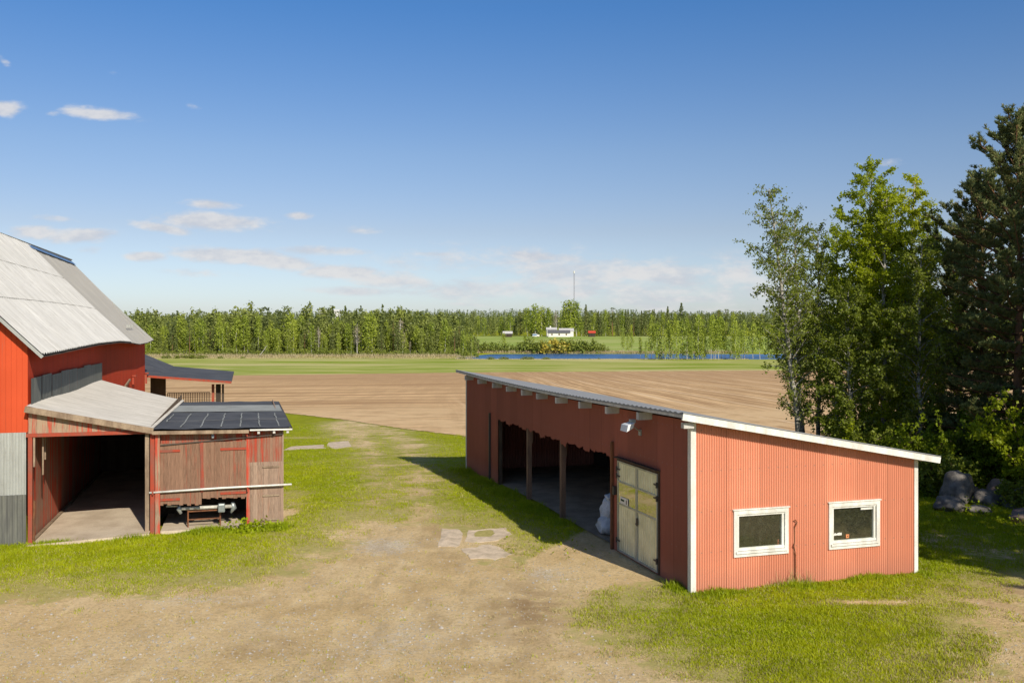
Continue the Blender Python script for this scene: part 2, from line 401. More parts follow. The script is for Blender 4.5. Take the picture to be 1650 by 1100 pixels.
def fieldf(t):
    o = t.obj(); sx = t.node('ShaderNodeSeparateXYZ', None, Vector=o); x, y = sx.outputs[0], sx.outputs[1]
    n0 = t.noise(o, .03, 4, .5); n1 = t.noise(o, .25, 5, .6); n2 = t.noise(o, 1.6, 6, .75); n5 = t.noise(o, 1, 5, .6, (.5, .06, 1))
    # rows running away from the yard on the right, sweeping across on the left
    xr = t.m('ADD', t.m('ADD', x, t.m('MULTIPLY', y, .10)), t.m('MULTIPLY', n0, 3))
    w1 = t.noise(t.node('ShaderNodeCombineXYZ', X=t.m('MULTIPLY', xr, 1.6), Y=t.m('MULTIPLY', y, .02)), 1, 5, .75)
    tram = t.m('PINGPONG', xr, 3.2); tram = t.ramp(tram, .42, .15)
    yl = t.m('SUBTRACT', y, t.m('MULTIPLY', x, .28))
    yl = t.m('ADD', yl, t.m('MULTIPLY', n0, 14))
    w2 = t.noise(t.node('ShaderNodeCombineXYZ', X=t.m('MULTIPLY', x, .012), Y=t.m('MULTIPLY', yl, .55)), 1, 5, .75)
    side = t.ramp(t.m('ADD', t.m('SUBTRACT', x, t.m('MULTIPLY', y, .0)), t.m('MULTIPLY', n1, 8)), -6, 8)
    head = t.ramp(y, 110, 88)
    w = t.m('ADD', t.m('MULTIPLY', w1, side), t.m('MULTIPLY', w2, t.m('SUBTRACT', 1, side)))
    col = t.mix(t.ramp(w, .40, .60), (.40,.235,.11), (.80,.54,.285))
    col = t.mix(t.m('MULTIPLY', t.m('MULTIPLY', tram, side), .75), col, (.86,.64,.40))
    col = t.mix(t.m('MULTIPLY', t.ramp(n5, .4, .65), .35), col, (.42,.26,.13))
    col = t.mix(t.m('MULTIPLY', head, t.ramp(n1, .3, .6)), col, (.72,.50,.27))
    col = t.mix(t.ramp(n2, .5, .72, 0, .45), col, (.44,.29,.155))
    col = t.mix(t.ramp(y, 140, 215, 0, .55), col, (.44,.27,.14))
    vo = t.node('ShaderNodeTexVoronoi', 0, Vector=o, Scale=2.3)
    col = t.mix(t.ramp(vo, .09, .05, 0, .5), col, (.66,.62,.52))
    return pbr(t, col, .95, 0, t.bump(t.m('ADD', w, n2), .6, .12), .08)
m_field = material('ploughed_soil', fieldf)
def meadowf(t, far=False):
    o = t.obj(); a = t.noise(o, 1, 5, .6, (.035, .16, 1)); b = t.noise(o, 1, 6, .7, (.25, 1.0, 1)); c = t.noise(o, 1, 3, .5, (.012,.05,1))
    col = t.mix(t.ramp(a, .38, .6), (.22,.30,.02), (.46,.45,.14))
    col = t.mix(t.ramp(c, .5, .62, 0, .75), col, (.60,.52,.24))
    col = t.mix(t.ramp(b, .5, .75, 0, .45), col, (.19,.25,.02))
    if far: col = t.mix(.55, col, (.27,.38,.09))
    return pbr(t, col, .95, 0, None, .05)
m_meadow = material('meadow_grass', meadowf)
m_meadowf = material('far_meadow_grass', lambda t: meadowf(t, True))
def waterf(t):
    o = t.obj(); n = t.noise(o, 1, 4, .6, (.25, 1.3, 1)); st = t.noise(o, 1, 3, .5, (.012, .12, 1))
    col = t.mix(t.ramp(st, .35, .65), (.03,.11,.27), (.045,.15,.33))
    return pbr(t, col, .3, 0, t.bump(n, .5, .2), .12)
m_water = material('lake_water', waterf)
m_reed = leafm('dry_reeds', (.44,.36,.2), (.5,.42,.24), .2, 'tint')
m_grass = leafm('grass_blades', (.24,.35,.006), (.48,.50,.012), .4, 'tint', c3=None)
m_weed = leafm('weed_leaves', (.24,.33,.008), (.34,.40,.012), .35, 'tint')
m_straw = leafm('dry_stalks', (.42,.36,.16), (.5,.42,.2), .25, 'tint')
m_pebble = paint('pale_pebbles', (.55,.5,.42), (.38,.33,.27), .9, scale=9)

# ------------------------------------------------------------------ camera, sun, sky
cam = bpy.data.cameras.new('camera'); co = bpy.data.objects.new('camera', cam); COL.objects.link(co)
co.location = (0, 0, CAMZ); co.rotation_euler = (R_(90), 0, 0)
cam.sensor_width = 36; cam.lens = F/1650*36; cam.shift_y = -(550-HY)/1650; cam.clip_end = 12000; cam.clip_start = .1
scene.camera = co
EL = R_(33); hx, hy = .468, -.884; hl = math.hypot(hx, hy); hx /= hl; hy /= hl
sv = Vector((hx*math.cos(EL), hy*math.cos(EL), math.sin(EL)))
sl = bpy.data.lights.new('sun', 'SUN'); sl.energy = 5.0; sl.angle = R_(.53); sl.color = (1, .92, .79)
so = bpy.data.objects.new('sun', sl); COL.objects.link(so); so.rotation_euler = sv.to_track_quat('Z', 'Y').to_euler()
scene.view_settings.view_transform = 'Standard'; scene.view_settings.look = 'None'; scene.view_settings.exposure = 0; scene.view_settings.gamma = 1
W = bpy.data.worlds.new('World'); scene.world = W; W.use_nodes = True
t = NT(W.node_tree)
for n in list(t.n): t.n.remove(n)
sky = t.n.new('ShaderNodeTexSky'); sky.sky_type = 'NISHITA'; sky.sun_disc = False
sky.sun_elevation = EL; sky.sun_rotation = math.atan2(hx, hy); sky.air_density = 1.0; sky.dust_density = .6; sky.ozone_density = 1.6; sky.altitude = 50
gen = t.node('ShaderNodeTexCoord', 0)
sx = t.node('ShaderNodeSeparateXYZ', None, Vector=gen)
yy = t.m('MAXIMUM', sx.outputs[1], .08)
U = t.m('DIVIDE', sx.outputs[0], yy); V = t.m('DIVIDE', sx.outputs[2], yy)
nv = t.node('ShaderNodeCombineXYZ', X=t.m('MULTIPLY', U, 13), Y=t.m('MULTIPLY', V, 42), Z=3.7)
wv = t.node('ShaderNodeCombineXYZ', X=t.m('MULTIPLY', U, 30), Y=t.m('MULTIPLY', V, 70), Z=1.7)
nz = t.node('ShaderNodeTexNoise', 0, Vector=nv, Scale=1.0, Detail=9, Roughness=.62, Distortion=.3)
nz2 = t.node('ShaderNodeTexNoise', 0, Vector=wv, Scale=1.0, Detail=6, Roughness=.6)
CL = [(155,184,62,11,1.0,.10),(8,176,34,15,.95,.1),(85,183,16,7,.6,0),(342,330,46,9,.85,.05),(345,357,88,16,1.1,.06),(262,367,56,8,.8,.15),
      (128,380,52,13,.9,-.05),(55,374,45,11,.85,0),(138,404,30,8,.6,0),(238,412,34,9,.75,0),(375,411,100,14,1.0,.06),(455,424,90,13,1.0,.13),
      (545,438,90,13,1.0,.1),(640,452,90,14,.95,.1),(520,404,75,8,.8,.0),(700,410,60,6,.55,0),(580,372,65,9,.5,.05),(482,348,24,7,.85,.05),
      (900,436,260,38,.66,.06),(1060,462,230,48,.62,0),(880,415,90,11,.8,.05),(760,462,150,24,.62,.03),(1180,440,110,40,.45,0),(990,480,300,16,.42,0),(1420,262,60,9,.38,0),(5,98,12,8,.5,.5),(185,118,16,6,.3,.2),(315,174,18,6,.45,.3),(740,492,60,6,.5,0),(620,470,160,9,.5,.02),(330,440,120,8,.42,.03),(90,352,60,7,.5,.05)]
acc = None
for (px, py, rx, ry, st, sl_) in CL:
    u0, v0 = (px-CX)/F, (HY-py)/F
    du = t.m('SUBTRACT', U, u0)
    dv = t.m('ADD', t.m('SUBTRACT', V, v0), t.m('MULTIPLY', du, sl_))
    a = t.m('POWER', t.m('DIVIDE', du, rx/F), 2.0); a = t.m('ABSOLUTE', a)
    b = t.m('POWER', t.m('ABSOLUTE', t.m('DIVIDE', dv, ry/F)), 2.0)
    du2 = t.m('DIVIDE', du, rx/F)
    e = t.m('MULTIPLY', t.m('EXPONENT', t.m('MULTIPLY', t.m('ADD', t.m('MULTIPLY', du2, du2), b), -1.0)), st)
    acc = e if acc is None else t.m('MAXIMUM', acc, e)
nmix = t.m('ADD', t.m('MULTIPLY', nz, .7), t.m('MULTIPLY', nz2, .3))
dens = t.ramp(t.m('ADD', acc, t.m('MULTIPLY', t.m('SUBTRACT', nmix, .5), 2.6)), .12, .8, 0, .86)
dens = t.m('MULTIPLY', dens, t.ramp(acc, .08, .3))
dens = t.m('MULTIPLY', dens, t.ramp(sx.outputs[1], .1, .2))
shade = t.ramp(nz2, .35, .65)
cloudc = t.mix(shade, (4.9,5.1,5.6), (6.3,6.2,6.2))
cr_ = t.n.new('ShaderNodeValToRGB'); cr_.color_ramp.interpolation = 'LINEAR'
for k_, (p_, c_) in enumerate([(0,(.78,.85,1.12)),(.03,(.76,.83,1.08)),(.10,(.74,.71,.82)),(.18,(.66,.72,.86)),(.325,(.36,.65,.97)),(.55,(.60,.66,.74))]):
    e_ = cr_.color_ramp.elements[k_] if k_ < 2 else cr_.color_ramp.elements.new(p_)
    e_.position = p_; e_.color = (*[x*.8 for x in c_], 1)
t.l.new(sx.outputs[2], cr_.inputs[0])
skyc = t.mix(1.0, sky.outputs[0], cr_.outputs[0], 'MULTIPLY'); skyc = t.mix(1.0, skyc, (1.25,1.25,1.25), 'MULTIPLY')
skyfinal = t.mix(dens, skyc, cloudc)
bg = t.node('ShaderNodeBackground', Color=skyfinal, Strength=.12)
wo = t.n.new('ShaderNodeOutputWorld'); t.l.new(bg, wo.inputs[0])

# ------------------------------------------------------------------ ground masks
def poly_sd(P, X, Y):
    P = np.array(P); n = len(P); d = np.full(X.shape, 1e9); ins = np.zeros(X.shape, bool)
    for i in range(n):
        a = P[i]; b = P[(i+1) % n]; ab = b-a
        tt = np.clip(((X-a[0])*ab[0]+(Y-a[1])*ab[1])/max(ab@ab, 1e-9), 0, 1)
        d = np.minimum(d, np.hypot(X-a[0]-tt*ab[0], Y-a[1]-tt*ab[1]))
        c = ((a[1] > Y) != (b[1] > Y)) & (X < (b[0]-a[0])*(Y-a[1])/(b[1]-a[1]+1e-12)+a[0]); ins ^= c
    return np.where(ins, d, -d)
def PG(pts): return [tuple(G(*p)[:2]) for p in pts]
DIRT = PG([(-500,990),(0,968),(250,968),(450,930),(540,900),(575,862),(600,838),(690,838),(740,860),(830,905),(1040,928),(940,958),(890,990),(930,1040),(1060,1100),(1200,1400),(-500,1400)])
TRACK = PG([(545,880),(575,820),(590,775),(575,725),(535,700),(520,680),(560,676),(640,690),(690,715),(700,760),(715,800),(760,860)])
CENTRE = PG([(600,845),(622,800),(620,740),(600,700),(630,702),(655,740),(665,800),(655,850)])
RIGHT = PG([(1600,962),(1660,935),(1900,960),(2100,1400),(1420,1400),(1500,1090),(1580,1040),(1560,1000)])
BACKR = PG([(1476,858),(1560,850),(1640,880),(1720,905),(1600,905),(1500,882)])
APRON = PG([(850,905),(960,850),(1000,880),(1060,930),(960,948),(860,945)])
GRAV = [(620,880,70,20,.75),(640,1030,130,60,.5),(880,925,60,18,.6),(330,965,160,14,.5),(820,1000,90,30,.35),(450,1010,90,20,.4)]
RUTS = [sorted([tuple(G(*p)[:2]) for p in L], key=lambda q: q[1]) for L in ([(560,1120),(640,1000),(668,900),(648,820),(615,740)],[(900,1110),(780,1010),(700,930),(665,880)],[(100,1090),(330,1010),(540,950),(640,900)])]
def masks(X, Y):
    sd = poly_sd(DIRT, X, Y); d = sst(-3.4, 2.6, sd)*.96
    tr = poly_sd(TRACK, X, Y); d = np.maximum(d, .55*sst(-1.4, 1.2, tr))
    cn = poly_sd(CENTRE, X, Y); d = d - .22*sst(-.6, .5, cn)
    d = np.maximum(d, .8*sst(-2.6, 2.0, poly_sd(RIGHT, X, Y)))
    d = np.maximum(d, .5*sst(-.9, .6, poly_sd(BACKR, X, Y)))
    d = np.maximum(d, 1.0*sst(-.5, .3, poly_sd(APRON, X, Y)))
    dry = np.exp(-(np.minimum(sd, 0)/3.2)**2)*.85
    dry = np.maximum(dry, np.exp(-(np.minimum(tr, 0)/2.5)**2)*.45)
    dry = np.maximum(dry, np.exp(-(np.minimum(poly_sd(RIGHT, X, Y), 0)/2.5)**2)*.6)
    # spilled dry strip in the front lawn, straw beside the timber shed, edge of the field
    for (px, py, rx, ry, v) in [(1430,972,2.2,.35,1.0),(468,800,.9,2.5,.95),(500,745,1.8,2.2,.6),(480,705,3.5,1.2,.8),(640,700,6,3,.45),(720,690,5,2,.4)]:
        p = G(px, py); dry = np.maximum(dry, v*np.exp(-((X-p.x)/rx)**2-((Y-p.y)/ry)**2))
    p = G(1235, 977); q = G(1370, 970)
    for c in (G(1400,972), G(1450,969)):
        d = np.maximum(d, .75*np.exp(-((X-c.x)/.9)**2-((Y-c.y)/.22)**2))
    c = G(463, 825); d = np.maximum(d, .8*np.exp(-((X-c.x)/.45)**2-((Y-c.y)/1.6)**2))
    g = np.zeros_like(d)
    for (px, py, rx, ry, v) in GRAV:
        p = G(px, py); k = p.y/F; p2 = G(px, py+ry)
        g = np.maximum(g, v*np.exp(-((X-p.x)/(rx*k))**2-((Y-p.y)/(p.y-p2.y))**2))
    mud = np.zeros_like(d)
    for (px, py, rx, ry, v) in [(850,980,60,50,.9),(820,1040,90,40,.5),(430,1040,60,20,.6),(700,860,30,40,.4),(1620,955,60,25,.9)]:
        p = G(px, py); k = p.y/F; p2 = G(px, py+ry)
        mud = np.maximum(mud, v*np.exp(-((X-p.x)/(rx*k))**2-((Y-p.y)/(p.y-p2.y))**2))
    for off in (-.8, .8):          # wheel tracks from the field lane down into the yard
        for L_ in RUTS:
            c = np.interp(Y, [p[1] for p in L_], [p[0] for p in L_])+off
            inr = sst(L_[0][1]-1, L_[0][1]+1, Y)*(1-sst(L_[-1][1]-1, L_[-1][1]+1, Y))
            mud = np.maximum(mud, .42*np.exp(-((X-c)/.22)**2)*inr*(.6+.4*np.sin(Y*1.3+off)))
            g = np.maximum(g, .38*np.exp(-((X-c-.45)/.2)**2)*inr)
    return np.clip(d, 0, 1), g, np.clip(dry, 0, 1), mud

def sheet(name, mat, xs, ys, off=0., attrs=False, kind='structure'):
    X, Y = np.meshgrid(xs, ys); Z = tz(X, Y)+off
    V = np.stack([X, Y, Z], -1).reshape(-1, 3); nx, ny = len(xs), len(ys)
    i = np.arange(nx*ny).reshape(ny, nx)
    Fc = np.stack([i[:-1,:-1], i[:-1,1:], i[1:,1:], i[1:,:-1]], -1).reshape(-1, 4)
    col = None
    if attrs:
        d, g, dr, mu = masks(X, Y); fy = sst(62, 50, Y) if False else 1
        col = dict(dirt=d.ravel(), gravel=g.ravel(), dry=dr.ravel(), mud=mu.ravel())
    o = link(name, fast_mesh(name, V, Fc, col), mat, smooth=True); return tag(o, kind=kind)
def band_sheet(name, mat, pxs, near, far, n, off, kind='structure', jag=.3):
    """sheet between two surveyed boundary lines"""
    rng = np.random.RandomState(3)
    NP = [G(px, py) for px, py in near]; FP = [G(px, py) for px, py in far]
    us = np.linspace(0, 1, n[0]); vs = np.linspace(0, 1, n[1])
    def curve(P):
        a = np.array([[p.x, p.y] for p in P]); tt = np.linspace(0, 1, len(P))
        s = np.concatenate([[0], np.cumsum(np.hypot(*(a[1:]-a[:-1]).T))]); s /= s[-1]
        return np.stack([np.interp(us, s, a[:,0]), np.interp(us, s, a[:,1])], -1)
    A = curve(NP); B = curve(FP)
    A[:,1] += rng.normal(0, jag, len(us)); B[:,1] += rng.normal(0, jag*1.5, len(us))
    P = A[None]*(1-vs[:,None,None])+B[None]*vs[:,None,None]
    X = P[...,0]; Y = P[...,1]; Z = tz(X, Y)+off
    V = np.stack([X, Y, Z], -1).reshape(-1, 3); i = np.arange(n[0]*n[1]).reshape(n[1], n[0])
    Fc = np.stack([i[:-1,:-1], i[:-1,1:], i[1:,1:], i[1:,:-1]], -1).reshape(-1, 4)
    return tag(link(name, fast_mesh(name, V, Fc), mat, smooth=True), kind=kind)
xs = np.concatenate([-np.geomspace(3500, 36, 46), np.arange(-35, 35.1, .33), np.geomspace(36, 3500, 46)])
ys = np.concatenate([[-60,-30,-10,0], np.arange(6, 64, .33), np.arange(64.5, 130, 2), np.arange(130, 340, 6), np.arange(340, 425, 1.5), np.geomspace(430, 4500, 60)])
tag(sheet('ground', m_ground, xs, ys, 0, True), 'yard of green grass worn to bare dirt and gravel between the red buildings')
tag(band_sheet('ploughed_field', m_field, None,
    [(-900,648),(-300,648),(200,652),(455,665),(560,677),(650,691),(750,703),(900,722),(1150,745),(1400,752),(1700,752),(2400,752)],
    [(-900,606),(-300,606),(370,605),(750,600),(1200,597),(1700,597),(2400,597)], (500,160), .035, jag=.12), 'wide brown ploughed field behind the buildings')
sheet('meadow', m_meadow, np.arange(-420, 421, 5.), np.concatenate([np.arange(150, 349, 3.)]), .03)
sheet('meadow', m_meadowf, np.arange(-60, 160, 4.), np.arange(417, 600, 4.), .06)
wm = MB(); wm.quad((-600,336,-6.2),(600,336,-6.2),(600,416,-6.2),(-600,416,-6.2)); tag(wm.build('water', m_water), 'narrow blue lake beyond the meadow', kind='structure')

# ------------------------------------------------------------------ salmon shed on the right
SW, SL = 6.23, 21.12
shed = empty('metal_shed', SH.w(0,0,0), SH.a, 'long salmon red corrugated shed with white window frames and sloping roof', 'shed')
sag = lambda y: -.11*math.sin(math.pi*min(max(y/SL, 0), 1))
ztop0 = lambda y: 4.0+sag(y)
gslope = (2.88-4.0)/SW
ztg = lambda x: 4.0+gslope*x
gz = lambda f: (lambda u: f(u))
def ground_local(fr, x, y): p = fr.w(x, y); return float(tz(p.x, p.y))
# features of the long side, surveyed
oy1, _ = SH.onx(803, 700); oy0, _ = SH.onx(985, 700)
top_pts = sorted([SH.onx(*p) for p in [(803,677),(822,683),(845,690),(870,700),(905,712),(940,722),(965,729),(986,735)]])
rj = random.Random(5)
jagx = [(i*.085, rj.uniform(-.05, .05)) for i in range(260)]
def op_top(u):
    z = np.interp(u, [p[0] for p in top_pts], [p[1] for p in top_pts])
    j = np.interp(u, [a for a, _ in jagx], [b for _, b in jagx]); step = -.09*(math.sin(u*3.1) > .72)-.05*(math.sin(u*5.3+1) > .6)
    return float(z+.04+j*.55+step)
dy1, dzt1 = SH.onx(998, 741); dy0, dzt0 = SH.onx(1063, 763)
_, dzb1 = SH.onx(998, 889); _, dzb0 = SH.onx(1063, 922)
dzt = (dzt0+dzt1)/2; dzb = .04
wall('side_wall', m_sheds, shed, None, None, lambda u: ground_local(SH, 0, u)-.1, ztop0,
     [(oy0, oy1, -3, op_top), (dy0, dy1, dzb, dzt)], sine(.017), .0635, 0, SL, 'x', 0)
win = []
for a, b in (((1181,822),(1269,890)), ((1334,810),(1416,878))):
    x0, z1 = SH.ony(*a); x1, z0 = SH.ony(*b); win.append((x0, x1, z0, z1))
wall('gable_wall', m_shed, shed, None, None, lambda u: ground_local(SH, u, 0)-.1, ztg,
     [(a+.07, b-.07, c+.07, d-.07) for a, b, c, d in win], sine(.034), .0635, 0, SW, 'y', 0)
# rear walls with the long gap that lets daylight in
g0, gza = SH.onx(866, 748, SW); g1, gzb = SH.onx(950, 741, SW)
ga, gb = min(g0, g1), max(g0, g1)
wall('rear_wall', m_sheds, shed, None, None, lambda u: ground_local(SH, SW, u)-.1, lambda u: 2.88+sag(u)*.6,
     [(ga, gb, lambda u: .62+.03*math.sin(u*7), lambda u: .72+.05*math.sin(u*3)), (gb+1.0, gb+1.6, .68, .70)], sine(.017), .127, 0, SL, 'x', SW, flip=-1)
wall('end_wall', m_sheds, shed, None, None, lambda u: ground_local(SH, u, SL)-.1, ztg, [], sine(.017), .127, 0, SW, 'y', SL, flip=-1)
m = MB(); ya, yb = oy0-.62, oy0-.55; zA, zB = ztg(.1)-.14, ztg(SW-.1)-.14
m.add([(.1,ya,0),(SW-.1,ya,0),(SW-.1,ya,zB),(.1,ya,zA),(.1,yb,0),(SW-.1,yb,0),(SW-.1,yb,zB),(.1,yb,zA)], [(0,1,2,3),(7,6,5,4),(0,3,7,4),(1,5,6,2),(3,2,6,7)]); m.build('inner_partition', m_darky, shed)
# dark lining right behind the cladding of rear wall, with the gap left open
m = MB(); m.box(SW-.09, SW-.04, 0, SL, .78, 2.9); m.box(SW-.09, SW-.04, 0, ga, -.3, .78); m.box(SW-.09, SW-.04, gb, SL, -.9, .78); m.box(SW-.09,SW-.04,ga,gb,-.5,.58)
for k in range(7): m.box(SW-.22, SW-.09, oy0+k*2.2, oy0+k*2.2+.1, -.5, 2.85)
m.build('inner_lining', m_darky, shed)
# floor
m = MB(); nn_ = 12
for k in range(nn_):
    ya = .1+k*(SL-.2)/nn_; yb = .1+(k+1)*(SL-.2)/nn_
    za, zb_ = ground_local(SH, 3, ya)+.05, ground_local(SH, 3, yb)+.05
    m.quad((.12,ya,za),(SW-.1,ya,za),(SW-.1,yb,zb_),(.12,yb,zb_))
m_floor = paint('dusty_shed_floor', (.42,.33,.24), (.28,.22,.16), .95, scale=1.2, sc3=(1,1,1), bump=.5)
m.build('floor', m_floor, shed)
# roof
m = MB(); nx_ = 330; ry0, ry1 = -.32, SL+.35; rx0, rx1 = -.42, SW+.45
zr = lambda x, y: 4.10+gslope*x+sag(y)*(1-.45*x/SW)
pv = []
for i in range(nx_+1):
    y = ry0+(ry1-ry0)*i/nx_; dz = .014*math.sin(i*math.pi/2+.3)
    for j, x in enumerate((rx0, 1.2, 3.2, rx1)): pv.append((x, y, zr(x, y)+.05+dz))
for i in range(nx_+1):
    y = ry0+(ry1-ry0)*i/nx_
    for j, x in enumerate((rx0, 1.2, 3.2, rx1)): pv.append((x, y, zr(x, y)+.01))
fs = []; o2 = 4*(nx_+1)
for i in range(nx_):
    for j in range(3):
        a = i*4+j; fs.append((a, a+4, a+5, a+1)); fs.append((o2+a, o2+a+1, o2+a+5, o2+a+4))
    fs.append((i*4, o2+i*4, o2+i*4+4, i*4+4))
m.add(pv, fs); roof = m.build('roof', m_roofc, shed)
m = MB(); m.beam((rx0, ry0-.02, zr(rx0, ry0)-.035), (rx1, ry0-.02, zr(rx1, ry0)-.035), .05, .15); m.build('verge_board', m_white, roof)
m = MB(); m.beam((rx0, ry0-.01, zr(rx0, ry0)+.062), (rx1, ry0-.01, zr(rx1, ry0)+.062), .10, .02); m.build('verge_flashing', m_roofc, roof)
m = MB()
for k in range(30):
    ya = ry0+(ry1-ry0)*k/30; yb = ry0+(ry1-ry0)*(k+1)/30
    m.beam((rx0+.02, ya, zr(rx0, ya)-.03), (rx0+.02, yb, zr(rx0, yb)-.03), .025, .07)
m.build('eave_board', m_raft, roof)
for px in (751, 772, 795.6, 818, 842.5, 867, 898, 935.6, 979, 1030):
    y, _ = SH.onx(px, 640, -.33)
    m = MB(); m.box(rx0+.04, .0, y-.07, y+.07, ztop0(y)-.13, ztop0(y)+.06)
    m.box(.0, SW, y-.04, y+.04, ztop0(y)-.35, ztop0(y)-.20) if False else None
    m.build('rafter_end', m_raft, shed)
m = MB(); m.box(rx0+.1, -.06, -.22, -.08, 3.86, 3.99); m.build('rafter_end', m_raft, shed)
m = MB(); m.box(SW+.0, SW+.3, -.2, -.1, zr(SW, 0)-.14, zr(SW, 0)-.02); m.build('rafter_end', m_raft, shed)
m = MB(); m.box(-.05, .085, -.045, .0, -.05, 3.97); m.box(-.05, -.022, .0, .11, -.05, 3.97); m.build('corner_trim', m_white, shed)
m = MB(); m.box(SW-.06, SW+.05, -.045, .0, -.1, 2.88); m.box(SW+.022, SW+.05, 0, .1, -.1, 2.86); m.build('corner_trim', m_white, shed)
m = MB(); m.box(-.04, -.018, SL-.1, SL+.02, -.5, 3.95); m.build('corner_trim', m_white, shed)
# sliding door rails / jambs at the big opening
for px, pa, pb in ((791,665,777),(989,711,884)):
    y, za = SH.onx(px, pa); _, zb_ = SH.onx(px, pb)
    m = MB(); m.box(-.09, -.02, y-.045, y+.045, zb_, za); m.build('guide_rail', m_steel if px < 900 else m_rust, shed)
for y in (oy0-.05, oy1+.05):
    m = MB(); m.box(.02, .16, y-.07, y+.07, -.6, 3.1); m.build('jamb', m_woodd, shed)
for px, pb in ((852,805),(906,838)):
    y, z0 = SH.onx(px, pb, .08)
    m = MB(); m.box(.02, .17, y-.08, y+.08, -.4, 3.4); m.box(.17, .22, y-.07, y+.02, 2.0, 3.4); m.build('post', paint('weathered_post', (.25,.15,.10), (.14,.09,.065), .9), shed)
m = MB()
for k in range(10): y = oy0+.4+k*1.4; m.beam((.1, y, 3.86), (SW-.1, y, 2.78), .08, .18)
m.build('roof_beams', m_woodd, shed)
# windows
for wi, (x0, x1, z0, z1) in enumerate(win):
    f = MB(); b = .10
    f.box(x0, x1, -.055, .0, z1-b, z1); f.box(x0, x1, -.055, .0, z0, z0+b); f.box(x0, x0+b, -.052, .0, z0+b, z1-b); f.box(x1-b, x1, -.052, .0, z0+b, z1-b)
    f.box(x0-.03, x1+.03, -.075, .0, z1, z1+.03)
    wf = f.build('window', m_white, shed, bevel=.004)
    f = MB(); a = x0+b; c = x1-b; p = z0+b+.06; q = z1-b; s = .045
    f.box(a, c, -.03, .05, q-s, q); f.box(a, c, -.03, .05, p-.02, p+s); f.box(a, a+s, -.029, .05, p, q); f.box(c-s-.03, c-.03, -.029, .05, p, q)
    f.box(c-.025, c, -.01, .05, p, q)
    f.build('sash', m_white, wf)
    f = MB(); f.box(a, c, .02, .026, p, q); f.build('pane', m_glass, wf)
    f = MB(); f.box(x0+.05, x1-.05, -.085, -.01, z0+b-.02, z0+b+.03); f.build('sill', m_white, wf)
    f = MB(); f.box(x0-.3, x1+.3, .9, .95, z0-.3, z1+.3); f.box(x0-.3, x1+.3, .1, .9, z0-.35, z0-.3); f.build('dark_backing', m_dark, shed)  # dark panels behind the pane stand in for the unlit interior
    if wi == 1:
        f = MB(); f.box(x1-.52, x1-.17, .005, .015, z1-.22, z1-.17); f.build('paper_strip', m_white, wf)
        f = MB(); f.box(x0+.52, x0+.61, .005, .015, z0+.24, z0+.33); f.build('orange_sticker', paint('orange_paper', (.7,.28,.12), None, .7), wf)
        f = MB(); f.box(x0+.555, x0+.58, .002, .004, z0+.27, z0+.30); f.build('sticker_mark', m_steel, wf)
    else:
        f = MB(); f.box(x1-.26, x1-.21, .03, .06, z0+.2, z0+.28); f.tube([(x1-.235,.045,z0+.28),(x1-.235,.045,z0+.33)], .022, 8)
        tag(f.build('figurine', paint('red_figurine', (.7,.05,.04), (.75,.6,.5), .5)), 'tiny red figure standing inside the left shed window', 'figurine')
        fg = bpy.data.objects['figurine']; fg.location = SH.w(0,0,0); fg.rotation_euler = (0,0,SH.a)
# lettering on the right pane
def text(s, size, mat, parent, loc, rot, ext=.001, name='lettering', sx_=1):
    cu = bpy.data.curves.new(name, 'FONT'); cu.body = s; cu.size = size; cu.extrude = ext
    o = bpy.data.objects.new(name, cu); COL.objects.link(o)
    dg = bpy.context.evaluated_depsgraph_get(); me = bpy.data.meshes.new_from_object(o.evaluated_get(dg)); bpy.data.objects.remove(o)
    o = bpy.data.objects.new(name, me); COL.objects.link(o); me.materials.clear(); me.materials.append(mat)
    o.parent = parent; o.location = loc; o.rotation_euler = rot; o.scale = (sx_,1,1); return o
wins = [c for c in bpy.data.objects if c.parent is shed and c.name.startswith('window')]
x0, x1, z0, z1 = win[1]
m = MB(); zl_ = z0+.31
m.add([(x0+.13+q, .008, zl_+h) for q, h in ((0,.055),(.03,0),(.06,.01),(.12,.01),(.135,.03),(.15,.01),(.27,.01),(.27,.075),(.22,.07),(.205,.085),(.17,.07),(.14,.065),(.125,.05),(.10,.06),(.085,.08),(.065,.065),(.05,.045))], [tuple(range(17))])
m.build('pale_decal', m_white, wins[1])
# cable on the gable
m = MB(); cx_, cz = SH.ony(1280, 838); _, c2 = SH.ony(1280, 880); 
m.tube([(cx_-.05,-.05,cz+.0),(cx_-.02,-.07,cz+.03),(cx_+.03,-.06,cz-.03),(cx_-.02,-.05,cz-.16),(cx_-.03,-.05,cz-.5),(cx_-.06,-.06,c2+.02),(cx_-.01,-.05,c2-.12),(cx_+.0,-.05,c2-.2)], .012, 6)
m.tube([(cx_-.04,-.04,c2-.0),(cx_-.035,-.04,-.05)], .008, 6); m.tube([(cx_+.0,-.05,c2-.18),(cx_+.005,-.045,-.05)], .009, 6)
m.build('cable', m_rust, shed)
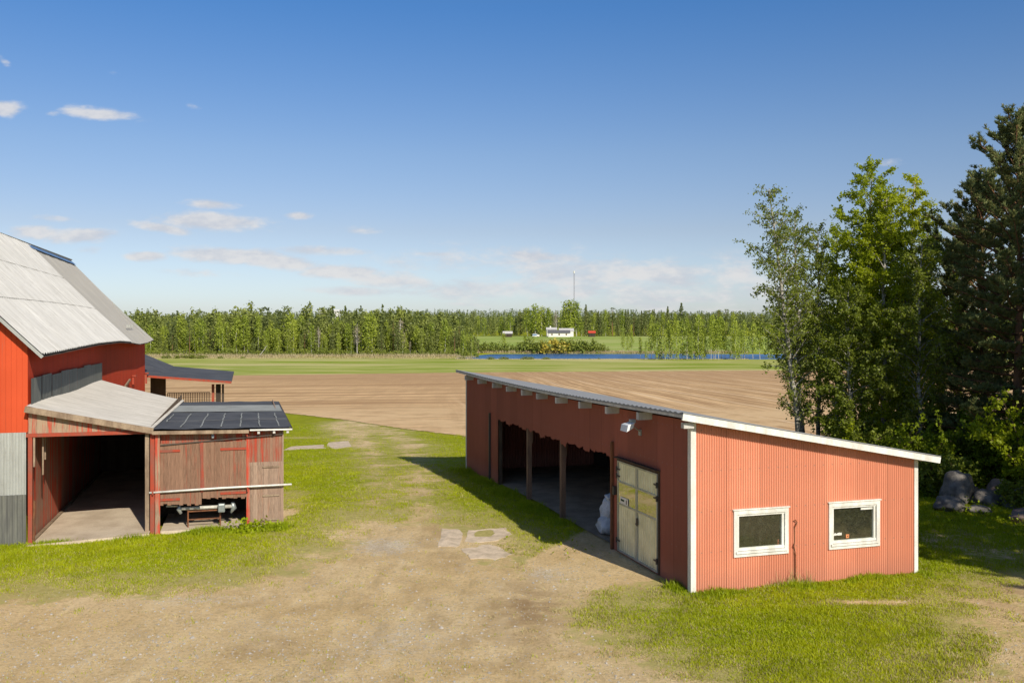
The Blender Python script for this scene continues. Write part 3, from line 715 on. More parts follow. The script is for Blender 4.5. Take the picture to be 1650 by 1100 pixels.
# double door
door = MB()
fw = .06
door.box(-.05, .06, dy0-fw, dy0, dzb, dzt+.07); door.box(-.05, .06, dy1, dy1+fw, dzb, dzt+.07); door.box(-.052, .062, dy0, dy1, dzt, dzt+.07)
door.box(-.15, -.02, dy0-.08, dy1+.08, dzt+.07, dzt+.10)
dr = door.build('double_door', m_woodd, shed)
ym = (dy0+dy1)/2
for (ya, yb, hingey) in ((dy0+.01, ym-.006, dy0), (ym+.006, dy1-.01, dy1)):
    wz0 = dzb+(dzt-dzb)*.545; wz1 = dzb+(dzt-dzb)*.765
    f = MB(); b = .045
    f.box(-.07, -.03, ya, ya+b, dzb+.03, dzt); f.box(-.07, -.03, yb-b, yb, dzb+.03, dzt)
    for za in (dzb+.03, wz0-b, wz1, dzt-b): f.box(-.071, -.03, ya+b, yb-b, za, za+b)
    leaf = f.build('door_leaf', paint('door_frame_steel', (.55,.56,.52), (.4,.41,.37), .4, metal=.5), dr)
    trap = [(0,0),(.45,0),(.55,.02),(.95,.02)]
    o1 = wall('lower_panel', m_door, leaf, None, None, dzb+.07, wz0-b, [], trap, .14, ya+b, yb-b, 'x', -.035)
    o1 = wall('upper_panel', m_door, leaf, None, None, wz1+b, dzt-b, [], trap, .14, ya+b, yb-b, 'x', -.035)
    f = MB(); f.box(-.055, -.045, ya+b, yb-b, wz0, wz1); f.build('pane', m_glassd, leaf)
    for zz in (dzb+.25, wz1-.1, dzt-.35) if hingey == dy0 else (dzb+.25, wz1+.1, dzt-.3):
        f = MB(); s = -1 if hingey == dy0 else 1
        f.tube([(-.085, hingey-s*.0, zz), (-.085, hingey-s*.0, zz+.14)], .025, 8); f.box(-.08, -.071, min(hingey, hingey-s*.2), max(hingey, hingey-s*.2), zz+.05, zz+.09)
        f.build('hinge', m_steel, leaf)
f = MB(); f.box(-.09, -.07, ym-.10, ym-.03, 1.0, 1.2); f.tube([(-.09,ym-.06,1.06),(-.12,ym-.06,1.06),(-.12,ym-.2,1.06)], .012, 6); f.build('handle', m_steel, dr)
sgy, sgz = SH.onx(1005, 807, -.08)
f = MB(); f.box(-.075, -.07, sgy-.26, sgy+.26, sgz-.09, sgz+.09); sg = f.build('door_sign', m_white, dr)
m_mark = paint('dark_green_print', (.05,.09,.04), (.04,.06,.04), .7)
m = MB(); m.box(-.078, -.0755, sgy-.02, sgy+.20, sgz-.02, sgz+.035); m.build('printed_line', m_mark, sg)
m = MB(); m.box(-.078, -.0755, sgy-.19, sgy-.14, sgz-.06, sgz+.05); m.build('printed_mark', m_steel, sg)
f = MB(); f.box(-.10,-.02, SH.onx(993,800)[0]-.06, SH.onx(993,800)[0]+.06, 1.55, 1.78); f.build('switch_box', m_steel, shed)
# flood lamp on an arm
ly, lz = SH.onx(1033, 695); hy_, hz = SH.onx(1012, 685, -.55)
LS = .72
lamp = empty('flood_lamp', SH.w(0, ly, lz), SH.a, 'white flood lamp on a bracket high on the shed side above the double door', 'lamp')
dyl = hy_-ly; dzl = hz-lz
m = MB(); m.box(-.05, 0, -.06, .06, -.1, .05); m.tube([(-.03,0,0),(-.25,dyl*.4,dzl*.6),(-.45,dyl*.8,dzl*1.0)], .018, 6); m.build('bracket', m_galv, lamp)
c0 = (-.5, dyl, dzl)
m = MB(); m.add([(c0[0]+.06,dyl-.17,dzl+.08),(c0[0]+.06,dyl+.17,dzl+.08),(c0[0]+.02,dyl+.17,dzl-.06),(c0[0]+.02,dyl-.17,dzl-.06),(c0[0]-.14,dyl-.21,dzl+.02),(c0[0]-.14,dyl+.21,dzl+.02),(c0[0]-.18,dyl+.21,dzl-.15),(c0[0]-.18,dyl-.21,dzl-.15)],
      [(0,1,2,3),(4,7,6,5),(0,4,5,1),(1,5,6,2),(2,6,7,3),(3,7,4,0)]); m.build('housing', m_lampw, lamp, bevel=.01)
m = MB(); m.box(c0[0]+.0,c0[0]+.14,dyl-.07,dyl+.07,dzl+.06,dzl+.15); m.build('ballast_box', m_galv, lamp, bevel=.01)
# sack inside opening
def blob(name, mat, parent, c, r, seed, sq=.18, sub=3, group=None):
    import bmesh
    bm = bmesh.new(); bmesh.ops.create_icosphere(bm, subdivisions=sub, radius=1)
    rg = np.random.RandomState(seed); P = rg.normal(0, 1, (14, 3)); P /= np.linalg.norm(P, axis=1)[:,None]; A = rg.uniform(.62, 1.0, 14)
    for v in bm.verts:
        d = np.array(v.co); k = 1.0
        for p, a in zip(P, A): k = min(k, a/max(d@p, .2)) if d@p > .2 else k
        j = 1+sq*.35*math.sin(d[0]*5+seed)*math.sin(d[1]*6+1)*math.sin(d[2]*5+2)
        v.co = Vector(d*k*j)*1.0; v.co.x *= r[0]; v.co.y *= r[1]; v.co.z *= r[2]
    me = bpy.data.meshes.new(name); bm.to_mesh(me); bm.free()
    o = link(name, me, mat, parent, smooth=True, loc=c); return o
by, bz = SH.onx(979, 848, .45); gzb = ground_local(SH, .45, by)+.04
sack = empty('sack', SH.w(.5, by, gzb), SH.a, 'bulging white plastic sack leaning just inside the big shed opening', 'sack')
blob('sack_body', m_plast, sack, (0,0,.28), (.36,.36,.36), 3, .6); 
o = blob('sack_body', m_plast, sack, (.03,.05,.75), (.30,.30,.38), 8, .6)
o = blob('sack_neck', m_plast, sack, (.02,.02,1.08), (.15,.17,.16), 5, .6)

# ------------------------------------------------------------------ big red barn on the left
barn = empty('barn', BN.w(0,0,0), BN.a, 'tall bright red timber barn with steep grey metal roof', 'barn')
BL = 31.1; zE = 5.72; half = 4.1; zRg = 10.05
slp = (zRg-zE)/half
wall('gable_wall', m_red, barn, None, None, 3.16, lambda x: zE+slp*(min(-x, 2*half+x)), [], boards(.07,.014), .14, -2*half, 0, 'y', 0)
wall('lower_cladding', m_galv, barn, None, None, 1.38, 3.18, [], sine(.02), .076, -2*half, -.04, 'y', -.03)
wall('lower_cladding', m_tar, barn, None, None, -.1, 1.42, [], sine(.035), .13, -2*half, -.04, 'y', -.05)
m = MB(); m.box(-2*half, -.05, .03, .06, -.2, 3.2); m.build('backing_wall', m_dark, barn)
wall('side_wall', m_redy, barn, None, None, lambda u: min(0, ground_local(BN, 0, u))-.3, zE-.06, [], boards(.07,.014), .14, 0, BL, 'x', 0, flip=-1)
wall('rear_gable_wall', m_red, barn, None, None, -2.5, lambda x: zE-.35+slp*(min(-x, 2*half+x)), [], boards(.07,.014), .28, -2*half, 0, 'y', BL, flip=-1)
wall('far_side_wall', m_redy, barn, None, None, -2.5, zE, [], boards(.07,.014), .28, 0, BL, 'x', -2*half)
def bsag(y): return float(np.interp(y, [-.6,2,6,10,16,20,24,28,31.6], [0,.02,.08,.13,.12,.02,-.13,-.12,0]))
def barn_roof(name, y0, y1, mat, pitch, amp, up, parent):
    n = int((y1-y0)/pitch*4); m = MB(); vs = []
    for i in range(n+1):
        y = y0+(y1-y0)*i/n; dz = amp*math.sin(i*math.pi/2)
        for k, q in enumerate((0,.12,.35,.65,1.0)):
            x = .45-(half+.45)*q; z = zE+.12-slp*.45+slp*(half+.45)*q
            w_ = (1-q); ridge_s = -.006*y*q
            vs.append((x+.01*math.sin(y*3), y, z+dz+up+bsag(y)*w_**2+ridge_s-.12*math.sin(q*math.pi)*.8))
    fs = []
    for i in range(n):
        for k in range(4): a = i*5+k; fs.append((a, a+5, a+6, a+1))
    m.add(vs, fs); return m.build(name, mat, parent)
def under(y0, y1, parent):
    m = MB(); n = 40; vs = []; 
    for i in range(n+1):
        y = y0+(y1-y0)*i/n
        for k, q in enumerate((0,.12,.35,.65,1.0)):
            x = .45-(half+.45)*q; z = zE+.12-slp*.45+slp*(half+.45)*q
            vs.append((x, y, z-.05+bsag(y)*(1-q)**2-.006*y*q-.12*math.sin(q*math.pi)*.8))
    fs = []
    for i in range(n):
        for k in range(4): a = i*5+k; fs.append((a+1, a+6, a+5, a))
    m.add(vs, fs); return m.build('roof_boarding', m_woodd, parent)
r1 = barn_roof('roof', -.35, 20.5, m_roofa, .30, .03, .05, barn)
tag(r1, 'near half of the roof, pale ribbed metal sheets')
r2 = barn_roof('roof', 20.5, BL+.5, m_roofb, .6, .006, .0, barn)
tag(r2, 'far half of the roof, darker flat metal sheets')
under(-.3, BL+.45, r1)
m = MB(); m.quad((-half,-.35,zRg+.12),(-2*half-.45,-.35,zE-slp*.45+.12),(-2*half-.45,BL+.5,zE-slp*.45+.12),(-half,BL+.5,zRg+.12)); m.build('rear_roof_slope', m_roofb, barn)
# ridge cap and verge board
m = MB()
for k in range(14):
    ya = 19.5+(BL+.4-19.5)*k/14; yb = 19.5+(BL+.4-19.5)*(k+1)/14
    za, zb_ = zRg+.18-.006*ya, zRg+.18-.006*yb
    m.quad((-half+.22,ya,za-.20),(-half+.22,yb,zb_-.20),(-half,yb,zb_),(-half,ya,za)); m.quad((-half,ya,za),(-half,yb,zb_),(-half-.35,yb,zb_-.3),(-half-.35,ya,za-.3))
m.build('ridge_cap', m_blue, r2)
m = MB()
P = [(.45-(half+.45)*q, -.37, zE+.12-slp*.45+slp*(half+.45)*q-.05-.12*math.sin(q*math.pi)*.8) for q in (0,.25,.5,.75,1)]
for a, b in zip(P, P[1:]): m.beam(a, b, .04, .09)
m.build('verge_board', m_feltl, r1)
# roof joint lines (overlap seams running along the slope, horizontal laps)
for q in (.36, .68):
    m = MB()
    for k in range(36):
        ya = -.3+20.7*k/36; yb = -.3+20.7*(k+1)/36
        def rp(y): 
            x = .45-(half+.45)*q; return (x, y, zE+.12-slp*.45+slp*(half+.45)*q+.072+bsag(y)*(1-q)**2-.006*y*q-.12*math.sin(q*math.pi)*.8)
        m.beam(rp(ya), rp(yb), .02, .01)
    m.build('sheet_lap', m_roofb, r1)
# snow hooks
for k in range(4):
    y = 25+.7*k; q = .17; x = .45-(half+.45)*q; z = zE+.12-slp*.45+slp*(half+.45)*q-.06
    m = MB(); m.box(x, x+.12, y-.05, y+.05, z, z+.14); m.build('snow_hook', m_galv, r2)
m = MB(); m.beam((.2, 29.6, zE+.0),(-1.6, 29.6, zE+1.80), .03, .05); m.build('roof_ladder_rail', m_feltl, r2)
# dark flashing panels above the lean-to roof
for k in range(9):
    ya = .05+k*1.49; yb = ya+1.47; dz = .03*math.sin(k*2.3)
    wall('flashing_panel', m_fibre, barn, None, None, 3.7, 4.70+dz-.02*k*.3, [], [(0,0),(.5,.012)], .5, ya, yb, 'x', .06, flip=-1)
# gate hooks on the side wall
for px, pa, pb in ((214,604,619),(235,600,618)):
    y, za = BN.onx(px, pa, .05); _, zb_ = BN.onx(px, pb, .05)
    m = MB(); m.box(.02, .12, y-.06, y+.06, zb_, za); m.box(.02, .22, y-.12, y+.12, za-.08, za); m.build('hinge_post', m_redp, barn)
y, za = BN.onx(205, 616, .05); m = MB(); m.beam((.1,y-1.2,za-.12),(.1,y+.7,za+.1), .08, .1); m.build('wall_bracket', m_wood, barn)

# ------------------------------------------------------------------ lean-to: cart bay + front store
lean = empty('lean_to', BN.w(0,0,0), BN.a, 'low weathered lean-to with open cart bay, hanging board doors and dark felt roof', 'shed')
XA = 3.27; XB = 7.05; LY = 13.4
def bil(x0, x1, y0, y1, z00, z10, z01, z11, nx, ny, f):
    vs = []; fs = []
    for j in range(ny+1):
        for i in range(nx+1):
            u = i/nx; v = j/ny
            z = (z00*(1-u)+z10*u)*(1-v)+(z01*(1-u)+z11*u)*v
            vs.append((x0+(x1-x0)*u, y0+(y1-y0)*v, z+f(u, v, i, j)))
    for j in range(ny):
        for i in range(nx): a = j*(nx+1)+i; fs.append((a, a+1, a+nx+2, a+nx+1))
    return vs, fs
m = MB(); m.add(*bil(.03, XA+.1, -.3, LY, 3.95, 3.22, 3.90, 2.98, 10, 340, lambda u,v,i,j: .017*math.sin(j*math.pi/2)-.05*math.sin(u*math.pi)+.03*math.sin(v*9)*(1-u)))
ra = m.build('metal_roof', m_roofl, lean)
m = MB(); m.add(*bil(.03, XA+.1, -.27, LY, 3.88, 3.15, 3.83, 2.91, 4, 4, lambda u,v,i,j: -.02-.05*math.sin(u*math.pi)))
m.build('roof_boarding', m_woodd, lean)
m = MB(); m.beam((-.02,-.31,3.86),(XA+.1,-.31,3.14),.05,.17); m.build('verge_board', m_wood, ra)
m = MB(); m.add(*bil(XA-.02, XB+.25, -.28, 12.9, 3.19, 3.13, 2.95, 2.90, 12, 30, lambda u,v,i,j: .012*math.sin(i*1.7+j*.5)))
rb = m.build('felt_roof', m_felt, lean)
m = MB(); m.add(*bil(XA, XB+.22, -.24, 12.85, 3.08, 3.06, 2.84, 2.82, 2, 2, lambda u,v,i,j: 0)); m.build('roof_boarding', m_woodd, lean)
zf = lambda x, y: 3.19-.06*(x-XA)/(XB-XA)-.24*(y+.28)/13.2
m = MB(); ya, yb = 6.6, 10.2
m.add([(XA+.05,ya,zf(XA,ya)+.02),(XB+.2,ya,zf(XB,ya)+.02),(XB+.2,yb,zf(XB,yb)+.02),(XA+.1,yb,zf(XA,yb)+.02)], [(0,1,2,3)]); m.build('felt_strip', m_feltl, rb)
# seams of white adhesive along the felt
rs = random.Random(2)
for k in range(7):
    x = XA+.25+k*.57; m = MB(); pts = []
    for q in range(12):
        y = .15+q*.5 if k else 2.2+q*.3
        pts.append((x+.02*k*0+rs.uniform(-.02,.02), y, zf(x, y)+.022))
    for a, b in zip(pts, pts[1:]):
        m.beam(a, b, .035, .006)
    m.build('felt_seam', m_feltl, rb)
m = MB(); m.box(XA+.3, XB+.2, 2.55, 2.6, zf(5,2.57)+.012, zf(5,2.57)+.032); m.build('felt_lap', m_felt, rb)
m = MB(); m.beam((XA+.08,-.32,3.09),(6.05,-.32,3.05),.05,.10); m.build('eave_board', m_wood, rb)
m = MB(); m.beam((6.08,-.29,3.085),(XB+.27,-.29,3.075),.03,.045); m.build('drip_edge', m_white, rb)
for x in (6.3, 6.75, 7.15): m = MB(); m.box(x, x+.07, -.25, .0, 2.96, 3.05); m.build('rafter_end', m_raft, lean)
# right edge board of felt roof
m = MB(); m.beam((XB+.26,-.28,3.09),(XB+.26,12.9,2.86),.03,.06); m.build('edge_board', m_woodd, rb)
# gable boards over the cart bay
zbm = 3.10
wall('gable_boards', m_wornl, lean, None, None, lambda x: zbm+.03, lambda x: 3.86-.223*x, [], boards(.08,.012), .13, .03, 3.02, 'y', -.1)
m = MB(); m.box(-.02, 3.25, -.16, -.1, zbm-.05, zbm+.05); m.build('header_beam', m_redp, lean)
m = MB(); m.box(.0, 3.3, -.08, .08, zbm-.02, zbm+.1); m.build('inner_header', m_woodd, lean)
# barn wall inside the bay, faded
wall('bay_side_boards', m_redin, lean, None, None, -.02, 3.78, [], boards(.06,.012), .16, .0, LY, 'x', .03, flip=-1)
m = MB()
band = [(0,1.2,2.0),(3.2,1.75,2.45),(6.5,2.3,2.75)]
m = MB(); m.box(.07, .16, .1, LY, -.05, .10); m.build('base_sill', m_wood, lean)
m = MB(); m.box(.03, .14, -.15, .0, -.1, 3.1); m.build('bay_post', m_redp, lean)
m = MB(); m.box(.16, .21, -.13, -.08, 2.2, 3.05); m.box(.3,.34,.35,.39,1.9,3.05); m.box(.3,.34,.65,.69,2.3,3.05); m.build('hanging_slat', m_wood, lean)
m = MB(); m.tube([(.17,-.12,.0),(.19,-.12,1.25)], .035, 8); m.build('bay_pipe', m_rust, lean)
# bay floor, rear wall with chinks, partition
m = MB(); vs, fs = bil(.03, XA, -.42, LY, .04, .19, .06, .16, 6, 8, lambda u,v,i,j: 0); m.add(vs, fs); m.quad((.03,-.42,-.2),(XA,-.42,-.1),(XA,-.42,.19),(.03,-.42,.04)); m.build('concrete_floor', m_conc, lean)
chk = []
rc = random.Random(9)
for k in range(16):
    x = rc.choice([.3,.9,1.2,1.5,1.9,2.3,2.6,2.9,3.0])+rc.uniform(-.05,.05); z = rc.uniform(1.6,2.7); chk.append((x, x+.018, z, z+rc.uniform(.1,.5)))
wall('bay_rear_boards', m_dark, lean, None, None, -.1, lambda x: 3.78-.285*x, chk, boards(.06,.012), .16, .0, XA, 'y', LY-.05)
m = MB(); m.box(.0, XA, LY-.15, LY-.1, 1.35, 1.47); m.box(.0, XA, LY-.15, LY-.1, 2.05, 2.13); m.build('bay_rear_rail', m_darky, lean)
wall('partition', m_darky, lean, None, None, -.1, 3.25, [], boards(.06,.012), .16, .1, LY, 'x', XA)
# corner post cluster
m = MB(); m.box(XA-.14, XA-.03, -.13, .03, -.1, 3.12); m.build('corner_post', m_wood, lean)
m = MB(); m.box(XA+.0, XA+.12, -.12, .02, -.1, 3.1); m.build('corner_post', m_redp, lean)
m = MB(); m.box(XA+.14, XA+.27, -.16, -.02, .0, 3.08); m.build('corner_post', m_wornl, lean)
# front store wall
fx = lambda px, y=0.0: BN.ony(px, 700, y)[0]
fz = lambda px, py, y=0.0: BN.ony(px, py, y)[1]
xd0, xd1, xd2, xd3 = fx(247), fx(325), fx(397), XB
zd_t = fz(325, 712); zo = fz(320, 808)
wall('store_front_boards', m_wornr, lean, None, None, zd_t-.02, 3.05, [], boards(.08,.01), .09, XA+.28, XB, 'y', -.02)
wall('store_right_boards', m_wornr, lean, None, None, fz(425,745), zd_t, [], boards(.08,.01), .09, xd2+.02, XB, 'y', -.022)
wall('store_right_boards', m_gray, lean, None, None, .1, fz(425,745)+.03, [], boards(.08,.01), .10, xd2+.02, XB, 'y', -.04)
for (xa, xb, pa, pb, mt) in ((xd0, xd1, 812, 811, m_worn), (xd1+.02, xd2, 806, 802, m_worn)):
    za, zb_ = fz(247,pa), fz(397,pb)
    dd = wall('hanging_door', mt, lean, None, None, lambda x, za=za, zb_=zb_, xa=xa, xb=xb: za+(zb_-za)*(x-xa)/(xb-xa)*.6+.025*math.sin(math.floor(x/.11)*2.7), zd_t+.06*0, [], boards(.07,.01), .11, xa, xb, 'y', -.07)
    m = MB(); s = xa if xa == xd0 else xb
    d_ = 1 if xa == xd0 else -1
    for zz, l in ((zd_t-.22, .75), (za+.13, .75)):
        a, b = sorted((s+d_*.0, s+d_*l)); m = MB(); m.box(a, b, -.10, -.082, zz-.035, zz+.035)
        m.build('strap_hinge', m_redp, dd)
m = MB(); m.beam((xd1-.02,-.10,zd_t-.02),(xd1+.05,-.10,zo+.35),.03,.07,(1,0,0)); m.box(xd1-.03,xd1+.05,-.1,-.08,zo+.3,zd_t); m.build('door_batten', m_redp, lean)
m = MB(); m.beam((XA+.2,-.10,zd_t-.05),(xd3,-.10,zd_t+.18),.03,.03); m.build('door_track', m_steel, lean)
m = MB(); m.box(xd2-.0, xd2+.09, -.09, .0, .05, zd_t+.05); m.build('door_post', m_wornl, lean)
# boarded hatch and low door at the right
xh0, xh1 = fx(424), fx(447)
for pa, pb in ((748, 785), (794, 843)):
    m = MB(); z1, z0 = fz(435,pa), fz(435,pb)
    wall('hatch_door', m_gray, lean, None, None, z0, z1, [], boards(.06,.01), .08, xh0-.35, xh1+.05, 'y', -.065)
    m = MB(); m.box(xh0-.02, xh1+.06, -.10, -.075, z1-.08, z1-.03); m.build('hatch_batten', m_wood, lean)
    if pa > 760: m = MB(); m.box(xh0-.02, xh1+.06, -.10, -.075, z0+.12, z0+.17); m.build('hatch_batten', m_wood, lean)
m = MB(); m.box(XB-.02, XB+.02, -.06, 12.6, -.8, 3.0); m.build('store_side_wall', m_gray, lean)
m = MB(); m.box(XA, XB, 12.6, 12.65, -.8, 2.9); m.build('store_rear_wall', m_dark, lean)
m = MB(); m.box(XA+.02, XB-.04, 2.6, 2.65, 0, 3.0); m.build('store_inner_wall', m_dark, lean)
m = MB(); m.box(XA+.28, xd2+.3, -.10, 2.6, .0, .17); m.build('store_floor', m_conc, lean)
m = MB(); m.box(xd2+.05, XB+.03, -.09, .1, .0, .19); m.build('foundation', m_slab, lean)
# insulator / lamp on the front
xi, zi = BN.ony(343, 700, -.1)
m = MB(); m.tube([(0,0,.1),(0,0,-.02)], .03, 10); m.tube([(0,0,-.02),(0,-.02,-.10)], [.05,.035], 10)
lo = empty('outdoor_lamp', BN.w(xi,-.12,zi), BN.a, 'small round glass lamp under the felt roof eave of the lean-to', 'lamp'); m.build('lamp_body', paint('lamp_glass', (.55,.62,.7), (.4,.45,.5), .25), lo, smooth=True)
# white pole across the doors
xa, za = BN.ony(240, 794, -.2); xb, zb_ = BN.ony(470, 780, -.2)
m = MB(); dv = Vector((xb-xa, -.02, zb_-za)); m.tube([(0,0,0), tuple(dv*.5+Vector((0,0,.015))), tuple(dv)], [.03,.033,.028], 8)
po = m.build('pole', m_white, None, smooth=True, loc=BN.w(xa,-.16,za)); po.rotation_euler = (0,0,BN.a)
tag(po, 'thin pale wooden pole hung across the lean-to doors', 'pole')
for px in (247, 399):
    x = fx(px); z = fz(px, 790 if px < 300 else 785); m = MB(); m.box(x-.02, x+.02, -.2, -.07, z-.09, z-.05); m.box(x-.02,x+.02,-.215,-.2,z-.09,z+.05); m.build('pole_hook', m_redp, lean)
# roller implement on a rusty trestle under the doors
q = lambda px, py, y=.25: (lambda t_: (t_[0], y, t_[1]))(BN.ony(px, py, y))
impl = empty('farm_implement', BN.w(q(330,850)[0], .25, .17), BN.a, 'grey steel roller beam with end clamps lying on a trestle below the lean-to doors', 'farm machine')
ox_, oz_ = q(330,850)[0], .17
L = lambda p: (p[0]-ox_, p[1]-.25, p[2]-oz_)
m_beam = paint('pale_steel_beam', (.62,.60,.52), (.42,.4,.34), .5, metal=.2)
m_zinc = paint('zinc_casting', (.5,.53,.52), (.3,.33,.32), .4, metal=.5)
m = MB(); m.tube([L(q(290,819)), L(q(376,815))], .055, 12); m.build('roller_beam', m_beam, impl, smooth=True)
m = MB(); m.tube([L(q(290,812)), L(q(288,820)), L(q(292,827))], [.05,.07,.045], 8); m.build('end_clamp', m_zinc, impl, smooth=True)
m = MB(); m.tube([L(q(375,808)), L(q(377,817)), L(q(371,825))], [.05,.09,.05], 8); m.build('end_clamp', m_zinc, impl, smooth=True)
m = MB(); p = L(q(357,817,.12)); m.box(p[0]-.10, p[0]+.10, p[1]-.1, p[1]+.1, p[2]-.14, p[2]+.12); m.build('gear_housing', m_zinc, impl, bevel=.03)
m = MB(); m.beam(L(q(268,815,.5)), L(q(287,815,.5)), .05, .05); m.build('drawbar', m_beam, impl)
trs = empty('trestle', BN.w(q(330,850)[0], .25, .17), BN.a, 'rusty pipe trestle standing on the concrete under the lean-to doors', 'trestle')
m = MB()
for px in (303, 355):
    a = L(q(px, 820)); m2 = MB(); m2.tube([(a[0],0,0),(a[0],0,a[2])], .022, 8); m2.build('leg', m_rust, trs)
    m2 = MB(); m2.tube([(a[0]-.05,.5,0),(a[0],.0,a[2]-.03)], .018, 8); m2.build('leg', m_rust, trs)
a = L(q(303,824)); b = L(q(355,821)); m.tube([a,b], .022, 8); m.build('cross_bar', m_rust, trs)
a = L(q(303,837)); b = L(q(355,834)); m = MB(); m.tube([a,b], .022, 8); m.build('cross_bar', m_rust, trs)

# ------------------------------------------------------------------ canopy and ramp behind the barn
can = empty('canopy', BN.w(0,31.3,0), BN.a, 'dark felt canopy with red edge board sticking out behind the barn', 'canopy')
CY = 31.35
x1_, z1_ = BN.ony(373, 614, CY); x0_, z0_ = BN.ony(237, 604, CY)
CB = CY+14.5
xk, zk = BN.ony(281, 590, CB); xr, zr2 = BN.ony(377, 598, CB); xl, zl = BN.ony(233, 572, CB)
Y = lambda y: y-31.3
m = MB(); A = (0.02,Y(CY),z0_); B = (x1_,Y(CY),z1_); Kf = (x1_*.22,Y(CY),z0_+(z1_-z0_)*.22)
Kb = (xk,Y(CB),zk); Rb = (xr,Y(CB),zr2); Lb = (xl-.5,Y(CB),zl+.3)
m.add([A,Kf,B,Rb,Kb,Lb], [(0,1,4,5),(1,2,3,4)]); m.add([(p[0],p[1],p[2]-.1) for p in (A,Kf,B,Rb,Kb,Lb)], [(5,4,1,0),(4,3,2,1)])
m.quad(B,Rb,(Rb[0],Rb[1],Rb[2]-.1),(B[0],B[1],B[2]-.1)); cr = m.build('roof', m_felt, can)
m = MB(); m.beam((0.02,Y(CY)-.04,z0_-.07),(x1_,Y(CY)-.04,z1_-.07),.04,.14); m.build('fascia', m_redp, cr)
xp, zp = BN.ony(341, 640, CY+1.0)
for dx, w_, mt in ((0,.16,m_redp),(.25,.30,m_dark),(.62,.12,m_dark)):
    m = MB(); m.box(xp+dx, xp+dx+w_, Y(CY+1.0), Y(CY+1.0)+.2, -2.2, 2.52); m.build('post', mt, can)
xw, _ = BN.ony(267, 620, CY+3)
m = MB(); m.box(.0, xw, Y(CY+3), Y(CY+3)+.15, -2, 2.9); m.build('screen_wall', paint('brown_board_wall', (.14,.09,.06), (.10,.065,.045), .9), can)
deck = empty('loading_ramp', BN.w(0,31.6,0), BN.a, 'raised loading ramp under the dark canopy behind the barn', 'ramp')
m = MB(); m.box(.1, xp+.9, .2, 14, -2.6, .2); m.build('deck', m_conc, deck)
ya = 13.9; xa_, zt_ = BN.ony(270, 633, 31.6+ya); xb_, _ = BN.ony(338, 633, 31.6+ya)
rail = empty('railing', BN.w(xa_, 31.6+ya, .2), BN.a, 'low railing of upright rods seen under the dark canopy', 'railing')
m = MB(); m.beam((0,0,zt_-.2),(xb_-xa_,0,zt_-.2),.05,.05); m.build('top_rail', m_rust, rail)
n_ = 24
for k in range(n_+1):
    x = (xb_-xa_)*k/n_; m = MB(); m.box(x-.025, x+.025, -.02, .02, 0, zt_-.2); m.build('baluster', m_rust, rail)

# ------------------------------------------------------------------ concrete slabs in the grass
def slab(name, pts, label, th=.02, seed=0):
    W_ = [G(*p) for p in pts]; rr = random.Random(seed); out = []
    for a, b in zip(W_, W_[1:]+W_[:1]):
        for k in range(4):
            p = a.lerp(b, k/4); out.append(Vector((p.x+rr.uniform(-.06,.06), p.y+rr.uniform(-.09,.09), 0)))
    c = sum(out, Vector())/len(out); zz = max(float(tz(p.x, p.y)) for p in out)
    m = MB(); n = len(out); m.add([(p.x-c.x, p.y-c.y, float(tz(p.x,p.y))-zz+th) for p in out]+[(p.x-c.x, p.y-c.y, float(tz(p.x,p.y))-zz-.2) for p in out],
        [tuple(range(n))]+[(i, i+n, (i+1)%n+n, (i+1)%n) for i in range(n)])
    return tag(m.build(name, m_slab, loc=(c.x, c.y, zz-.012)), label, 'slab')
slab('concrete_slab', [(714,852),(744,853),(742,880),(708,880)], 'small square concrete slab, nearest of the cracked slabs to the track', seed=1)
slab('concrete_slab', [(752,855),(815,850),(822,861),(800,872),(748,873)], 'broad concrete slab edged with grass closest to the shed shadow', seed=2)
slab('concrete_slab', [(745,884),(790,876),(826,893),(800,900),(758,901)], 'cracked concrete slab nearest the gravel by the shed apron', seed=3)
slab('concrete_slab', [(470,719),(522,716),(524,722),(455,725)], 'narrow pale concrete slab beside the felt roofed lean-to', seed=4)
slab('concrete_slab', [(528,713),(560,710),(568,719),(540,723),(527,719)], 'pale broken concrete slab lying in the grass by the end of the track', seed=5)

# ------------------------------------------------------------------ boulders on the right
ST = [((1543,812),(.72,.6,1.0),'tall pointed grey boulder under the dark trees right of the shed'),
      ((1530,822),(.75,.6,.45),'pale low boulder leaning at the foot of the tall pointed one'),
      ((1567,800),(.35,.35,.33),'small pale stone between the pointed boulder and the rounded one'),
      ((1608,806),(.66,.6,.62),'rounded grey boulder in the middle of the stone heap'),
      ((1590,815),(.65,.6,.48),'mossy brown stone half hidden by grass in the stone heap'),
      ((1640,818),(.8,.7,.6),'broad reddish boulder at the right edge of the stone heap'),
      ((1580,826),(.55,.5,.22),'flat dark stone lying low in front of the stone heap'),
      ((1655,842),(.7,.6,.4),'low reddish rock nearest the tractor marks')]
for i, ((px, py), r, lab) in enumerate(ST):
    p = G(px, py); o = blob('boulder', m_stone, None, (p.x, p.y, p.z+r[2]*.40), tuple(q*.84 for q in r), 20+i, .4, 4); tag(o, lab, 'boulder'); o.rotation_euler[2] = i
for i in range(7):
    p = G(1490+i*31, 790+(i*37 % 30)-2)
    if i in (0, 2, 4, 5): continue
    o = blob('boulder', m_stone, None, (p.x, p.y, p.z+.1), (.3,.3,.2), 50+i); tag(o, ['', 'small dark stone beside the shed corner', '', 'small rough stone behind the pointed boulder', '', '', 'small rough stone at the back of the heap'][i], 'boulder')

